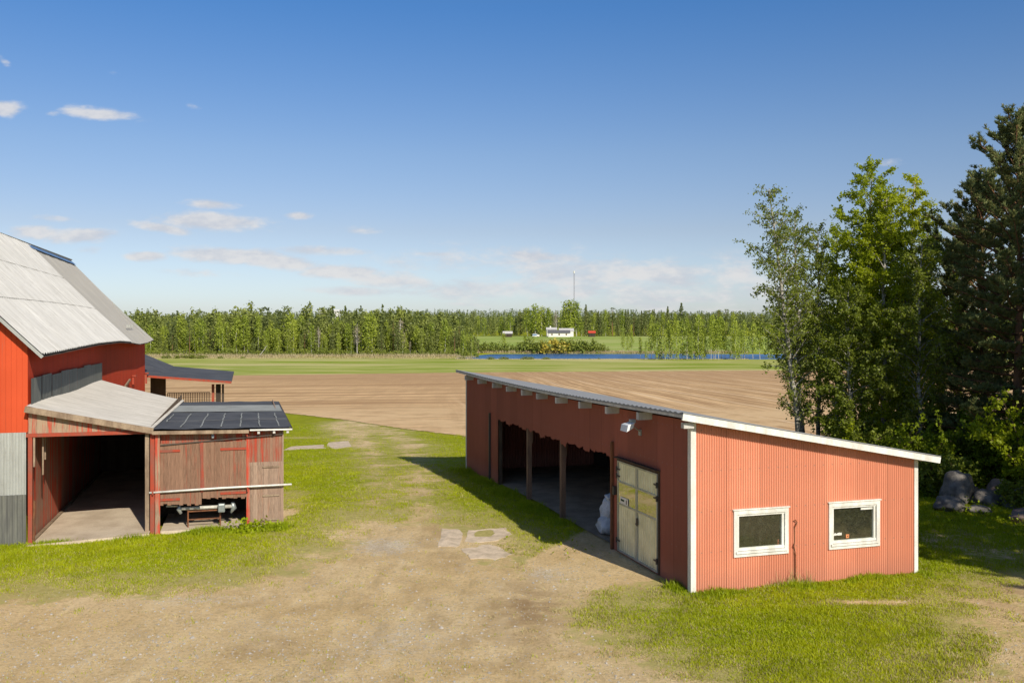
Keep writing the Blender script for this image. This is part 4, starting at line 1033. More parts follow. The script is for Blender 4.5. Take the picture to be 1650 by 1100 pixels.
# ------------------------------------------------------------------ vegetation
def cards(C, S, rng, aspect=.6, tilt=None, leaf=None):
    """small leaf faces (diamonds) at centres C with size S"""
    n = len(C); a = rng.normal(0, 1, (n, 3)); a /= np.linalg.norm(a, axis=1)[:,None]
    b = rng.normal(0, 1, (n, 3)); b -= (b*a).sum(1)[:,None]*a; b /= np.linalg.norm(b, axis=1)[:,None]
    S = np.asarray(S)[:,None] if np.ndim(S) else S
    V = np.stack([C-a*S, C-b*S*aspect, C+a*S, C+b*S*aspect], 1).reshape(-1, 3)
    Fc = np.arange(4*n).reshape(n, 4)
    return V, Fc
def leaf_obj(name, C, S, rng, mat, parent, aspect=.6, extra=None):
    V, Fc = cards(C, S, rng, aspect); lf = np.repeat(rng.uniform(0, 1, len(C)) if extra is None else extra, 4)
    me = fast_mesh(name, V, Fc, {'leaf': lf}); return link(name, me, mat, parent)

def near_birch(seed, root, H, lean=(0,0), Rr=2.2, nleaf=14000, leafmat=None, low=.12, size=.05, dens=1.0, trunkr=.011):
    rg = np.random.RandomState(seed); m = MB()
    N = 16; ts = np.linspace(0, 1, N); wob = np.cumsum(rg.normal(0, .05, (N, 2)), 0); wob -= wob[0]
    tp = [Vector((lean[0]*t**1.2+wob[i,0]*(1-t*.5), lean[1]*t+wob[i,1]*(1-t*.5), H*t)) for i, t in enumerate(ts)]
    m.tube(tp, [H*trunkr*(1-t)**.8+.012 for t in ts], 8)
    at = lambda t: tp[min(int(t*(N-1)), N-2)].lerp(tp[min(int(t*(N-1)), N-2)+1], t*(N-1)-min(int(t*(N-1)), N-2))
    tw = []; nb = int(H*6.5*dens); Rr = Rr*1.0
    for k in range(nb):
        t = low+(1-low)*((k+rg.uniform(0, 1))/nb); t = min(t, .985)
        prof = (math.sin(math.pi*min(1, (t-low)/(1-low)*.80+.16)))**.8*(.55+.6*rg.uniform())
        Ln = Rr*prof*(1 if t > .3 else .75)+.25; az = k*2.4+rg.uniform(-.5, .5); el = R_(rg.uniform(36, 68))
        p0 = at(t); d = Vector((math.cos(az)*math.cos(el), math.sin(az)*math.cos(el), math.sin(el)))
        pts = [p0]; p = p0.copy(); sg_ = 6
        for s in range(sg_):
            p = p+d*(Ln/sg_); d = (d+Vector((rg.normal(0,.14), rg.normal(0,.14), -.13+rg.normal(0,.08)))).normalized(); pts.append(p.copy())
        r0 = H*trunkr*.28*(1-t)**.5+.006
        m.tube(pts, [r0*(1-i/sg_)+.003 for i in range(sg_+1)], 5, False)
        ns = 3+int(Ln*4)
        for s in range(ns):
            f = .22+.78*(s+rg.uniform())/ns; i = min(int(f*sg_), sg_-1); q = pts[i].lerp(pts[i+1], f*sg_-i)
            dd = (d*.4+Vector(tuple(rg.normal(0, .6, 3)))).normalized(); l = Ln*rg.uniform(.18, .42)
            q1 = q+dd*l*.5; q2 = q1+(dd+Vector((0,0,-.7))).normalized()*l*.5
            m.tube([q, q1, q2], [.006, .004, .002], 3, False); tw.append((q, q1, q2, l))
        tw.append((pts[-2], pts[-1], pts[-1]+d*.2, .4))
    m.build('trunk', m_birch, root, smooth=True)
    A = np.array([[tuple(a), tuple(b), tuple(c)] for a, b, c, _ in tw]); w = np.array([l for *_, l in tw]); w /= w.sum()
    ix = rg.choice(len(tw), nleaf, p=w); f = rg.uniform(0, 2, nleaf)[:,None]
    C = np.where(f < 1, A[ix,0]*(1-f)+A[ix,1]*f, A[ix,1]*(2-f)+A[ix,2]*(f-1)) + rg.normal(0, .06, (nleaf, 3))
    leaf_obj('crown', C, rg.uniform(.6, 1.15, nleaf)*size, rg, leafmat, root, .75)

def near_pine(seed, root, H, Rr, nclump, low=.12, lean=(0,0)):
    rg = np.random.RandomState(seed); m = MB(); N = 12; ts = np.linspace(0, 1, N)
    tp = [Vector((lean[0]*t+.12*math.sin(t*5+seed), lean[1]*t+.1*math.sin(t*4), H*t)) for t in ts]
    m.tube(tp, [H*.013*(1-t)**.8+.02 for t in ts], 9)
    at = lambda t: tp[min(int(t*(N-1)), N-2)].lerp(tp[min(int(t*(N-1)), N-2)+1], t*(N-1)-min(int(t*(N-1)), N-2))
    tips = []; z = low*H
    while z < H*.985:
        t = z/H; nbr = rg.randint(4, 7); a0 = rg.uniform(0, 6.28)
        for k in range(nbr):
            az = a0+k*6.28/nbr+rg.uniform(-.3, .3); Ln = Rr*((1-t)**.52)*(.42+.75*rg.uniform()**1.3)*min(1, .6+t*1.8)+.35
            el = R_(-8+60*t**1.4+rg.uniform(-9, 9)); d = Vector((math.cos(az)*math.cos(el), math.sin(az)*math.cos(el), math.sin(el)))
            p = at(t); pts = [p.copy()]; sg_ = 7
            for s in range(sg_):
                p = p+d*(Ln/sg_); d = (d+Vector((rg.normal(0,.10), rg.normal(0,.10), .05+rg.normal(0,.06)))).normalized(); pts.append(p.copy())
            m.tube(pts, [.012+(.05*(1-t)+.008)*(1-i/sg_) for i in range(sg_+1)], 5, False)
            ns = int(3+Ln*4.5)
            for s in range(ns):
                f = .22+.78*(s+rg.uniform())/ns; i = min(int(f*sg_), sg_-1); q = pts[i].lerp(pts[i+1], f*sg_-i)
                side = d.cross(Vector((0,0,1))); side = side*(1 if s % 2 else -1)
                dd = (d*.6+side*rg.uniform(.3,1.)+Vector((0,0,rg.uniform(-.1,.5)))).normalized(); l = rg.uniform(.25,.6)*(1.15-f*.4)*min(1, Ln/1.5)
                e = q+dd*l+Vector((0,0,l*.15)); m.tube([q, q+dd*l*.5, e], [.01,.008,.005], 3, False); tips.append((q, e))
            tips.append((pts[-2], pts[-1]))
        z += rg.uniform(.32, .5)*(1.15-.35*t)
    m.build('trunk', m_pineb, root, smooth=True)
    A = np.array([[tuple(a), tuple(b)] for a, b in tips]); ix = rg.randint(0, len(tips), nclump); f = rg.uniform(.35, 1.05, nclump)[:,None]
    C = A[ix,0]*(1-f)+A[ix,1]*f + rg.normal(0, .035, (nclump, 3)); K = 8
    D = rg.normal(0, 1, (nclump, K, 3)); D[...,2] = np.abs(D[...,2])*.9+.15; D /= np.linalg.norm(D, axis=2)[...,None]
    ax = (A[ix,1]-A[ix,0]); ax /= np.linalg.norm(ax, axis=1)[:,None]+1e-6; D = D+ax[:,None]*.6; D /= np.linalg.norm(D, axis=2)[...,None]
    Ln = rg.uniform(.08, .16, (nclump, K))[...,None]; S = np.cross(D, rg.normal(0, 1, (nclump, K, 3))); S /= np.linalg.norm(S, axis=2)[...,None]+1e-6
    C3 = C[:,None]; w = .024; V = np.stack([C3-S*w*.5, C3+S*w*.5, C3+D*Ln+S*w*.35, C3+D*Ln-S*w*.35], 2).reshape(-1, 3)
    Fc = np.arange(len(V)).reshape(-1, 4); lf = np.repeat(rg.uniform(0, 1, nclump), K*4)
    link('crown', fast_mesh('crown', V, Fc, {'leaf': lf}), m_needle, root)

def near_bush(seed, root, H, Rr, n, mat, size=.055):
    rg = np.random.RandomState(seed); m = MB(); ends = []
    for k in range(9):
        az = k*.7+rg.uniform(-.3,.3); p = Vector((rg.normal(0,.1), rg.normal(0,.1), 0)); d = Vector((math.cos(az)*.45, math.sin(az)*.45, 1)).normalized(); pts = [p.copy()]
        Ln = H*rg.uniform(.6, 1.05)
        for s in range(6):
            p = p+d*Ln/6; d = (d+Vector((rg.normal(0,.15)+math.cos(az)*.06, rg.normal(0,.15)+math.sin(az)*.06, rg.normal(0,.05)))).normalized(); pts.append(p.copy())
            if s > 0:
                for _ in range(3):
                    e = p+Vector(tuple(rg.normal(0, Rr*.33, 3)))+Vector((0,0,.05)); m.tube([p, (p+e)/2+Vector((0,0,.05)), e], [.007,.005,.003], 3, False); ends.append((p.copy(), e))
        m.tube(pts, [.028*(1-i/6)+.006 for i in range(7)], 5, False)
    m.build('stems', m_bark, root, smooth=True)
    A = np.array([[tuple(a), tuple(b)] for a, b in ends]); ix = rg.randint(0, len(ends), n); f = rg.uniform(.2, 1.1, n)[:,None]
    C = A[ix,0]*(1-f)+A[ix,1]*f+rg.normal(0, .07, (n, 3)); C[:,2] = np.maximum(C[:,2], .03)
    leaf_obj('crown', C, rg.uniform(.6, 1.15, n)*size, rg, mat, root, .8)

# near birches behind the shed: (base px, D, top px, top row, crown radius, leaves, material)
BIR = [(1287,41.0,1237,303,1.8,10000,m_leaf_dull,'slender dark birch leaning left, leftmost of the grove behind the shed roof'),
       (1292,42.5,1281,345,1.5,9000,m_leaf_dull,'straight thin birch right beside the leftmost leaning birch'),
       (1314,43.0,1318,372,1.5,9000,m_leaf_dull,'short slim birch standing alone between the left pair and the dense middle birches'),
       (1352,46.0,1347,372,1.6,19000,m_leaf_birch,'dense birch at the left side of the tall middle cluster'),
       (1384,42.0,1404,268,2.1,33000,m_leaf_birch,'tallest birch with a lit green top in the middle of the grove'),
       (1425,40.5,1432,318,1.7,24000,m_leaf_lime,'birch with light green crown between the two tallest birches'),
       (1448,42.5,1472,290,1.6,26000,m_leaf_lime,'bright yellow green birch with pointed top left of the pines'),
       (1487,38.5,1484,395,1.8,12000,m_leaf_dull,'low dark birch touching the big pine branches'),
       (1372,39.5,1366,470,1.7,16000,m_leaf_dull,'small shaded birch in front of the tallest birch'),
       (1462,44.0,1455,420,1.8,17000,m_leaf_birch,'half hidden birch behind the bright pointed one'),
       (1405,47.0,1410,345,1.5,11000,m_leaf_birch,'slim birch deep in the grove behind the tallest one'),
       (1500,46.0,1498,350,1.6,11000,m_leaf_birch,'birch standing between the bright pointed birch and the pines')]
for i, (bx, D, tx, ty, Rr, nl, mt, lab) in enumerate(BIR):
    b = GD(bx, D); H = CAMZ+(HY-ty)*D/F-b.z; top = (tx-CX)/F*D
    r = empty('birch_tree', b, 0, lab, 'tree', 'birches behind the shed')
    near_birch(100+i, r, H, (top-b.x, 0), Rr, nl, mt, low=.10 if i > 2 else .16, trunkr=.0095, size=.058 if i > 2 else .055)
PIN = [(1640,36.5,1645,200,4.2,25000,'huge dark pine filling the right edge of the photo'),
       (1585,40.5,1590,300,4.4,19000,'lower dark pine with long branches left of the huge pine'),
       (1545,46.0,1548,400,3.6,11000,'shaded pine deep behind the boulders')]
for i, (bx, D, tx, ty, Rr, nc, lab) in enumerate(PIN):
    b = GD(bx, D); H = CAMZ+(HY-ty)*D/F-b.z
    r = empty('pine_tree', b, 0, lab, 'tree', 'pines at the right edge'); near_pine(200+i, r, H, Rr, nc, low=.10)
# the grove goes on beyond the right edge and throws its shade back over it
proto = [o for o in bpy.data.objects if o.name.startswith('pine_tree')]
for i, (x, y, k, s) in enumerate([(20.3,17.0,1,.85),(17.9,16.2,0,.80),(19.6,12.5,1,.85),(18.6,20.5,1,.75),(21.3,21.5,0,.85),(23.5,26,0,1.0),(22.2,30.5,1,1.15),(27,31,0,1.1),(26.5,23,1,1.05),(24.5,38,0,.95)]):
    copy_tree(proto[k], (x, y, float(tz(x, y))), i*1.3, (s, s, s), 'tall pine standing beyond the right edge of the yard', 'pines beyond the right edge')
BU = [(1335,40,1.5,1.0,2600,m_leaf_dull),(1400,39,2.0,1.2,3200,m_leaf_birch),(1440,37,2.2,1.2,3200,m_leaf_dull),(1480,36,2.4,1.2,3400,m_leaf_bush),(1512,34,1.6,1.0,2600,m_leaf_dull),
      (1500,35,1.0,.8,1800,m_leaf_bush),(1560,37,2.6,1.4,3200,m_leaf_dull),(1600,36,2.8,1.3,3800,m_leaf_bush),(1640,35,2.4,1.2,3200,m_leaf_bush),(1620,39,3.2,1.5,3200,m_leaf_dull),
      (1545,40,3.0,1.5,3200,m_leaf_dull),(1245,41,1.3,.9,1800,m_leaf_dull),(1660,33.5,4.2,1.0,3000,m_leaf_birch),(1205,42,1.2,.9,900,m_leaf_dull),(1375,43,3.0,1.5,3200,m_leaf_birch),(1470,42,3.4,1.6,3400,m_leaf_birch),(1650,31.5,1.0,.8,1500,m_leaf_dull)]
bl = ['in front of the left birches','under the tallest birch','below the bright pointed birch','at the shed corner','beside the tall pointed boulder','low at the foot of the shed corner','behind the tall pointed boulder',
      'with fresh leaves behind the rounded boulder','with fresh leaves above the reddish boulder','between the two big pines','deep in the shade behind the boulders','left of the leaning birch','tall and bright at the right edge','thin and isolated at the field side of the grove','between the middle birches','filling the gap behind the bright birch','above the reddish rock']
for i, ((bx, D, H, Rr, n, mt), l) in enumerate(zip(BU, bl)):
    r = empty('bush', GD(bx, D), 0, 'leafy bush '+l, 'bush', 'undergrowth of the grove'); near_bush(300+i, r, H, Rr, int(n*2.2), mt, .065)

# ------------------------------------------------------------------ far trees: a few kinds, each copied as an individual
def far_parts(kind, seed):
    rg = np.random.RandomState(seed); m = MB()
    if kind == 'birch':
        H = 15; m.tube([(0,0,0),(rg.normal(0,.2),0,H*.5),(rg.normal(0,.3),0,H*.93)], [.14,.10,.03], 5, False)
        C = []; S = []
        for k in range(64):
            lo = (.22,.08,.30,.12,.26)[seed % 5]; z = H*(lo+(1-lo)*(k+rg.uniform())/64); rr = (2.4,2.9,2.1,3.2,2.6)[seed % 5]*(.6+.7*rg.uniform())*math.sin(math.pi*min(1,(z/H-.10)*.95+.10))**.6*(1.05-.45*(z/H)); a = rg.uniform(0, 6.28); q = rr*rg.uniform(.2, 1)
            c = np.array([math.cos(a)*q, math.sin(a)*q, z]); P = c+rg.normal(0, 1, (13, 3))*np.array([.5,.5,.6]); C.append(P); S.append(rg.uniform(.16,.36,13))
    elif kind == 'spruce':
        H = 17; m.tube([(0,0,0),(0,0,H)], [.2,.03], 5, False); C = []; S = []
        for k in range(60):
            z = H*(.06+.94*(k/60)); rr = 2.5*(1-z/H)**.85+.15; n = int(6+10*(1-z/H)); a = rg.uniform(0, 6.28, n); q = rr*rg.uniform(.35, 1.05, n)
            C.append(np.stack([np.cos(a)*q, np.sin(a)*q, z-q*.28+rg.normal(0,.1,n)], -1)); S.append(np.full(n, .36)*rg.uniform(.6,1.2,n))
    elif kind == 'pine':
        H = 17; m.tube([(0,0,0),(.2,0,H*.6),(0,0,H*.97)], [.22,.16,.05], 5, False); C = []; S = []
        for k in range(26):
            z = H*(.48+.5*rg.uniform()); rr = 2.4*math.sin(math.pi*min(.97,(z/H-.42)/.6))**.6; a = rg.uniform(0,6.28); q = rr*rg.uniform(.2,1)
            C.append(np.array([math.cos(a)*q, math.sin(a)*q, z])+rg.normal(0,1,(20,3))*np.array([.5,.5,.28])); S.append(rg.uniform(.15,.32,20))
    elif kind == 'bare':
        H = 13; C = []; S = []; m.tube([(0,0,0),(.2,0,H*.5),(0,0,H)], [.2,.12,.03], 5, False)
        for k in range(46):
            z = H*rg.uniform(.3,.95); a = rg.uniform(0,6.28); l = 2.4*(1.15-z/H); p = (0,0,z*.92); e = (math.cos(a)*l*.6, math.sin(a)*l*.6, z*.92+l); m.tube([p, e], [.05,.02], 3, False)
            C.append(np.array(e)+rg.normal(0,.45,(5,3))); S.append(rg.uniform(.12,.24,5))
    else:
        H = 4.; C = []; S = []; m.tube([(0,0,0),(.1,0,H*.6)], [.1,.04], 4, False)
        for k in range(44):
            a = rg.uniform(0,6.28); q = 2.5*math.sqrt(rg.uniform()); z = .3+(H-.6)*rg.uniform()*math.sqrt(max(0,1-(q/2.8)**2))
            C.append(np.array([math.cos(a)*q, math.sin(a)*q, z])+rg.normal(0,.38,(16,3))); S.append(rg.uniform(.16,.32,16))
    C = np.concatenate(C); C[:,2] = np.maximum(C[:,2], .1); S = np.concatenate(S)
    return m, C, S, H, rg
KM = {'birch':(m_birchw,m_far_birch),'spruce':(m_bark,m_far_con),'pine':(m_pineb,m_far_con),'bare':(m_birchw,m_far_grey),'shrub':(m_bark,m_far_bush)}
KN = {'birch':'birch_tree','spruce':'spruce_tree','pine':'pine_tree','bare':'bare_tree','shrub':'bush'}
TEM = {}; FARV = {}
for kind, nv_ in (('birch',5),('spruce',3),('pine',3),('bare',2),('shrub',3)):
    for v in range(nv_):
        m, C, S, H, rg = far_parts(kind, hash_seed := 900+len(FARV)*7+v)
        V, Fc = cards(C, S, rg, .8); me = fast_mesh(kind+'_crown', V, Fc, {'leaf': np.repeat(rg.uniform(0,1,len(C)), 4)})
        me.materials.append(KM[kind][1]); mt = bpy.data.meshes.new(kind+'_trunk'); mt.from_pydata(m.v, [], m.f); mt.materials.append(KM[kind][0])
        FARV[(kind, v)] = (me, mt, H, V)
NV = {'birch':5,'spruce':3,'pine':3,'bare':2,'shrub':3}
rt = random.Random(11)
def far_tree(kind, px, D, h, label, group, wide=1.0, mat=None, name=None):
    me, mt, H, _ = FARV[(kind, rt.randrange(NV[kind]))]; s = h/H; b = GD(px, D)
    r = empty(name or KN[kind], (b.x, b.y, b.z-.1), rt.uniform(0, 6.28), label, 'bush' if kind == 'shrub' else 'tree', group); r.scale = (s*wide, s*wide, s)
    for nm, q in (('trunk' if kind != 'shrub' else 'stems', mt), ('crown', me)):
        o = bpy.data.objects.new(nm, q); COL.objects.link(o); o.parent = r
        if nm == 'crown' and mat:
            o.material_slots[0].link = 'OBJECT'; o.material_slots[0].material = mat
    return r
GL = {'birch':'pale stemmed green birch in the wood edge ','spruce':'dark pointed spruce in the wood edge ','pine':'rust stemmed pine in the wood edge ','bare':'greyish leafless tree in the wood edge ','shrub':'low green bush at the foot of the wood edge '}
# left wood edge
px = 212.0
while px < 772:
    D = 372+rt.uniform(0, 14); u = rt.random(); kind = 'birch' if u < .70 else ('bare' if u < .76 else ('spruce' if u < .87 else 'pine'))
    h = rt.choice([rt.uniform(7, 11), rt.uniform(9, 13), rt.uniform(12, 15.5), rt.uniform(14, 18.5)])*(1+.12*math.sin(px*.045)+.09*math.sin(px*.13))*(1 if px < 640 else 1-(px-640)/132*.38)
    far_tree(kind, px, D, h, GL[kind]+'left of the lake', KN[kind].replace('_',' ')+'s in the wood edge left of the lake', rt.uniform(.8,1.25)); px += rt.uniform(3.6, 7.2)
px = 214.0
while px < 770:
    far_tree('shrub', px, 368+rt.uniform(0,4), rt.uniform(2.2,4.2), GL['shrub']+'left of the lake', 'bushes along the wood edge left of the lake', rt.uniform(.7,1.1)); px += rt.uniform(8, 15)
# birch row in front of the lake on the right
px = 1032.0
while px < 1200:
    D = 334+rt.uniform(-3, 4); u = rt.random(); h = rt.uniform(12.5, 15.5)*(.62 if px < 1048 else 1)
    far_tree('birch' if u < .9 else 'spruce', px, D, h*rt.choice([.72,.85,1,1,1.08]), ('pale stemmed birch' if u < .9 else 'dark pointed spruce')+' in the row on the near lake shore', ('birches' if u < .9 else 'spruces')+' on the near lake shore', rt.uniform(.65,.95)); px += rt.choice([rt.uniform(2.5,5), rt.uniform(5,10)])
# behind the near grove
px = 1200.0
while px < 1700:
    far_tree('birch', px, 345+rt.uniform(-2, 12), rt.uniform(12.5, 16), 'pale stemmed birch seen through the grove behind the shed', 'birches beyond the field behind the grove'); px += rt.uniform(9, 15)
# bushes on the far lake shore
for px, w_, h in [(772,1.1,6),(786,1.0,5),(800,1.2,5),(816,1.0,4.6),(830,1.1,4.2),(845,1.1,6),(858,1.3,7),(872,1.0,5.6),(912,1.2,6.6),(925,1.1,6),(938,1.2,6.6),(952,1.2,6),(966,1.0,4.6),(977,.8,3)]:
    far_tree('shrub', px, 418, h, 'rounded green bush on the far lake shore below the white farmhouse', 'green bushes on the far lake shore', w_)
far_tree('shrub', 893, 416, 7.4, 'yellow willow bush on the far lake shore below the white farmhouse', None, 1.35, m_far_yel)
for px in (1004, 1012, 1018): far_tree('birch', px, 420, rt.uniform(8.5, 11), 'small pale birch standing free on the far meadow shore', 'free standing birches on the far meadow', .8)
for px, h in ((846,7.5),(720,12),(738,14),(752,11),(812,8)): far_tree('birch', px, 430, h, 'leafy birch on the far shore where the wood ends', 'birches at the left end of the far shore', 1.1)
# trees around the farm
for px, D, k, h, w_ in [(780,590,'birch',12,1.1),(795,600,'spruce',14,1),(808,600,'birch',13,1.2),(822,590,'birch',15,1.2),(838,600,'pine',16,1),(850,590,'birch',18,1.3),(862,588,'birch',20,1.5),(873,592,'birch',19,1.5),(884,590,'birch',18,1.1),(896,594,'bare',17,1.1),(912,592,'birch',22,1.4),(920,590,'birch',23,1.4),(929,592,'birch',22,1.5),(944,590,'spruce',21,1.1),(937,575,'birch',9,1.3),
                       (957,594,'birch',15,1),(968,590,'spruce',16,1),(976,592,'birch',17,1),(987,590,'pine',19,1.2),(996,588,'spruce',15,1),(1003,592,'birch',17,1),(1012,590,'spruce',18,1),(1021,592,'pine',16,1),(1030,590,'spruce',15,1),(1040,588,'spruce',17,1),(1050,590,'birch',14,1),(1060,590,'spruce',16,1),(1076,590,'spruce',20,1.),(1088,592,'birch',15,1),(1098,590,'spruce',22,1.35),(1110,592,'pine',15,1),(1121,590,'spruce',14,1),(1133,592,'pine',15,1),(1145,590,'birch',13,1),(1158,592,'pine',17,1.1),(1170,590,'pine',18,1.2),(1182,590,'birch',15,1),
                       (770,596,'birch',13,1.1),(964,600,'spruce',17,1),(981,600,'spruce',17,1),(1008,600,'spruce',18,1),(1034,600,'spruce',17,1),(1054,600,'spruce',18,1),(1068,600,'birch',15,1),(1082,602,'spruce',16,1)]:
    far_tree(k, px, D, h*.97, {'birch':'green birch','spruce':'dark pointed spruce','pine':'spreading pine','bare':'bare grey tree'}[k]+' behind the white farmhouse and its meadow', KN[k].replace('_',' ')+'s behind the farmhouse', w_)
# the rest of the far wood reads as one mass
def mass(name, rows, label, seed):
    rg = np.random.RandomState(seed); VV = []; TT = []
    for (D, pa, pb, step, hmin, hmax, sub, wts) in rows:
        px = pa
        while px < pb:
            k = rg.choice(['birch','spruce','pine'], p=wts); me, mt, H, V = FARV[(k, rg.randint(0, NV[k]))]
            d = D*(1+rg.uniform(-.03, .03)); x = (px-CX)/F*d; s = rg.uniform(hmin*.8, hmax*1.12)*np.interp(px, [210,330,420,500,640,700,770], [.92,.98,1.14,1.10,1.06,.9,.85] if D < 560 else [1]*7)*(1+.06*math.sin(px*.06+D))/H; n = len(V)//4
            ix = rg.choice(n, int(n*sub), replace=False); Q = V.reshape(n, 4, 3)[ix]; c = Q.mean(1, keepdims=True); Q = c+(Q-c)*(1/sub)**.5
            a = rg.uniform(0, 6.28); ca, sa = math.cos(a), math.sin(a)
            X = (Q[...,0]*ca-Q[...,1]*sa)*s+x; Y_ = (Q[...,0]*sa+Q[...,1]*ca)*s+d; Z = Q[...,2]*s+float(tz(x, d))
            VV.append(np.stack([X,Y_,Z], -1).reshape(-1,3)); TT.append(np.full(len(ix)*4, (rg.uniform(.5,1) if k == 'birch' else rg.uniform(0,.45))))
            px += step*rg.uniform(.6, 1.4)
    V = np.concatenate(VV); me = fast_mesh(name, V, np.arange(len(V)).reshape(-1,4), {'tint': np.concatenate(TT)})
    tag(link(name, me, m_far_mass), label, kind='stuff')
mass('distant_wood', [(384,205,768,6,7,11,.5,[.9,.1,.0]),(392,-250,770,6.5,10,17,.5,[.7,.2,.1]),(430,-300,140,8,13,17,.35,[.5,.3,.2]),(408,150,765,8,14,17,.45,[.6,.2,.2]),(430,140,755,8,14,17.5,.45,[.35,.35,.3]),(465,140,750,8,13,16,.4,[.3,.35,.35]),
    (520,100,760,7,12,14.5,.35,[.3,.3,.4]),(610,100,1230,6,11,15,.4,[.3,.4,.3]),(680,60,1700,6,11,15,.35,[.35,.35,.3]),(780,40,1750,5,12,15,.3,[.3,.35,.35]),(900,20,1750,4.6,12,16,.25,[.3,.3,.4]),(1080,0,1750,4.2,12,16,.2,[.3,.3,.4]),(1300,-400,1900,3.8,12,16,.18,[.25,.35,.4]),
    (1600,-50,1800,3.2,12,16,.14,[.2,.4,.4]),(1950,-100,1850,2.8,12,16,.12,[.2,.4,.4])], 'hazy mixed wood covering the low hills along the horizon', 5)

# ------------------------------------------------------------------ farm and mast in the distance
def gable_house(name, px, D, w_, dp, hw, hr, mw, mr, label, cat='house', ang=0., wins_=0):
    b = GD(px, D); r = empty(name, b, ang, label, cat)
    m = MB(); m.box(-w_/2, w_/2, 0, dp, -.5, hw); m.add([(-w_/2,0,hw),(-w_/2,dp,hw),(-w_/2,dp/2,hw+hr)], [(0,1,2)]); m.add([(w_/2,0,hw),(w_/2,dp,hw),(w_/2,dp/2,hw+hr)], [(0,2,1)]); m.build('wall', mw, r)
    m = MB(); e = .4; z = hw-e*hr/(dp/2)
    m.add([(-w_/2-e,-e,z),(w_/2+e,-e,z),(w_/2+e,dp/2,hw+hr+.05),(-w_/2-e,dp/2,hw+hr+.05),(w_/2+e,dp+e,z),(-w_/2-e,dp+e,z)], [(0,1,2,3),(3,2,4,5)]); rf = m.build('roof', mr, r)
    for k in range(wins_):
        x = -w_/2+w_*(k+.5)/wins_; m = MB(); m.box(x-.45, x+.45, -.04, 0, 1.0, 2.1); m.build('window', m_glassd, r)
    return r, rf
m_fwhite = paint('farm_white', (.8,.78,.72), (.7,.68,.62), .7); m_fdark = paint('farm_dark_roof', (.16,.16,.17), (.12,.12,.12), .7); m_fpale = paint('farm_pale_roof', (.62,.6,.58), (.5,.48,.46), .6)
m_fred = paint('farm_red', (.62,.09,.05), (.5,.07,.04), .7)
gable_house('farmhouse', 901, 563, 13, 8, 2.5, 1.6, m_fwhite, m_fdark, 'white farmhouse with dark roof on the far meadow', wins_=3)
r, rf = gable_house('farmhouse', 889, 574, 6, 8, 4.4, 1.3, m_fwhite, m_fpale, 'taller white house part rising behind the left of the dark roofed farmhouse', wins_=2)
m = MB(); m.box(-1,-.3,3.6,4.2,5.4,6.6); m.build('chimney', m_fwhite, rf)
gable_house('barn', 913, 572, 8.5, 8, 3.6, 1.6, m_fwhite, m_fpale, 'pale roofed barn behind the right of the dark roofed farmhouse', 'barn')
gable_house('cabin', 818, 560, 5.2, 4.5, 2.3, 1.2, m_dark, m_fpale, 'small dark red cabin left of the farm', 'cabin')
gable_house('garage', 954, 566, 3.8, 5, 2.5, 1.2, m_dark, m_fred, 'small open garage with red roof right of the farmhouse', 'garage')
gable_house('warehouse', 530, 470, 9.5, 6, 17.5, .8, m_fwhite, m_fwhite, 'long white building showing above the left wood', 'building')
b = GD(864, 560)
v = empty('parked_van', b, 0, 'tiny white and blue van parked left of the farmhouse', 'van')
m = MB(); m.box(-2.2,.6,0,1.8,.3,2.0); m.box(.6,1.9,0,1.8,.3,1.5); m.build('body', m_fwhite, v, bevel=.08); m = MB(); m.box(-2.1,.4,-.02,0,.9,1.8); m.build('side_panel', m_blue, v)
for x in (-1.4, 1.1):
    m = MB(); m.tube([(x,-.05,.33),(x,.15,.33)], .33, 10); m.build('wheel', m_steel, v)
D = 2100; b = GD(925, D); zt_ = CAMZ+(HY-438)*D/F-b.z
mast = empty('radio_mast', b, 0, 'very tall thin lattice radio mast rising over the wood', 'mast')
m = MB()
for a in range(3): m.tube([(1.1*math.cos(a*2.1),1.1*math.sin(a*2.1),0),(1.1*math.cos(a*2.1),1.1*math.sin(a*2.1),zt_)], .28, 4)
n = 60
for k in range(n):
    for a in range(3):
        p = (1.1*math.cos(a*2.1),1.1*math.sin(a*2.1),zt_*k/n); q_ = (1.1*math.cos((a+1)*2.1),1.1*math.sin((a+1)*2.1),zt_*(k+1)/n); m.tube([p,q_], .15, 3, False)
m.build('lattice', paint('mast_steel', (.28,.29,.33), (.25,.26,.3), .6), mast)
m = MB(); m.tube([(0,0,zt_-3),(0,0,zt_+2)], [1.6,1.6], 10); m.build('antenna', m_white, mast)

# ------------------------------------------------------------------ fallen and leaning bits
b = GD(417, 366)
m = MB(); m.tube([(0,0,0),(1.6,0,2.2),(3.4,0,4.6)], [.16,.12,.05], 6)
tag(m.build('fallen_birch', m_birchw, loc=(b.x,b.y,b.z)), 'white fallen birch stem leaning against the left wood edge', 'tree trunk')
sp = BN.w(11.2, 60); 
m = MB(); p = G(374, 652); m.tube([(0,0,0),(0,0,1.2)], .035, 6); tag(m.build('stake', m_woodd, loc=GD(374, 88)), 'thin wooden stake in the field behind the felt roof', 'stake')

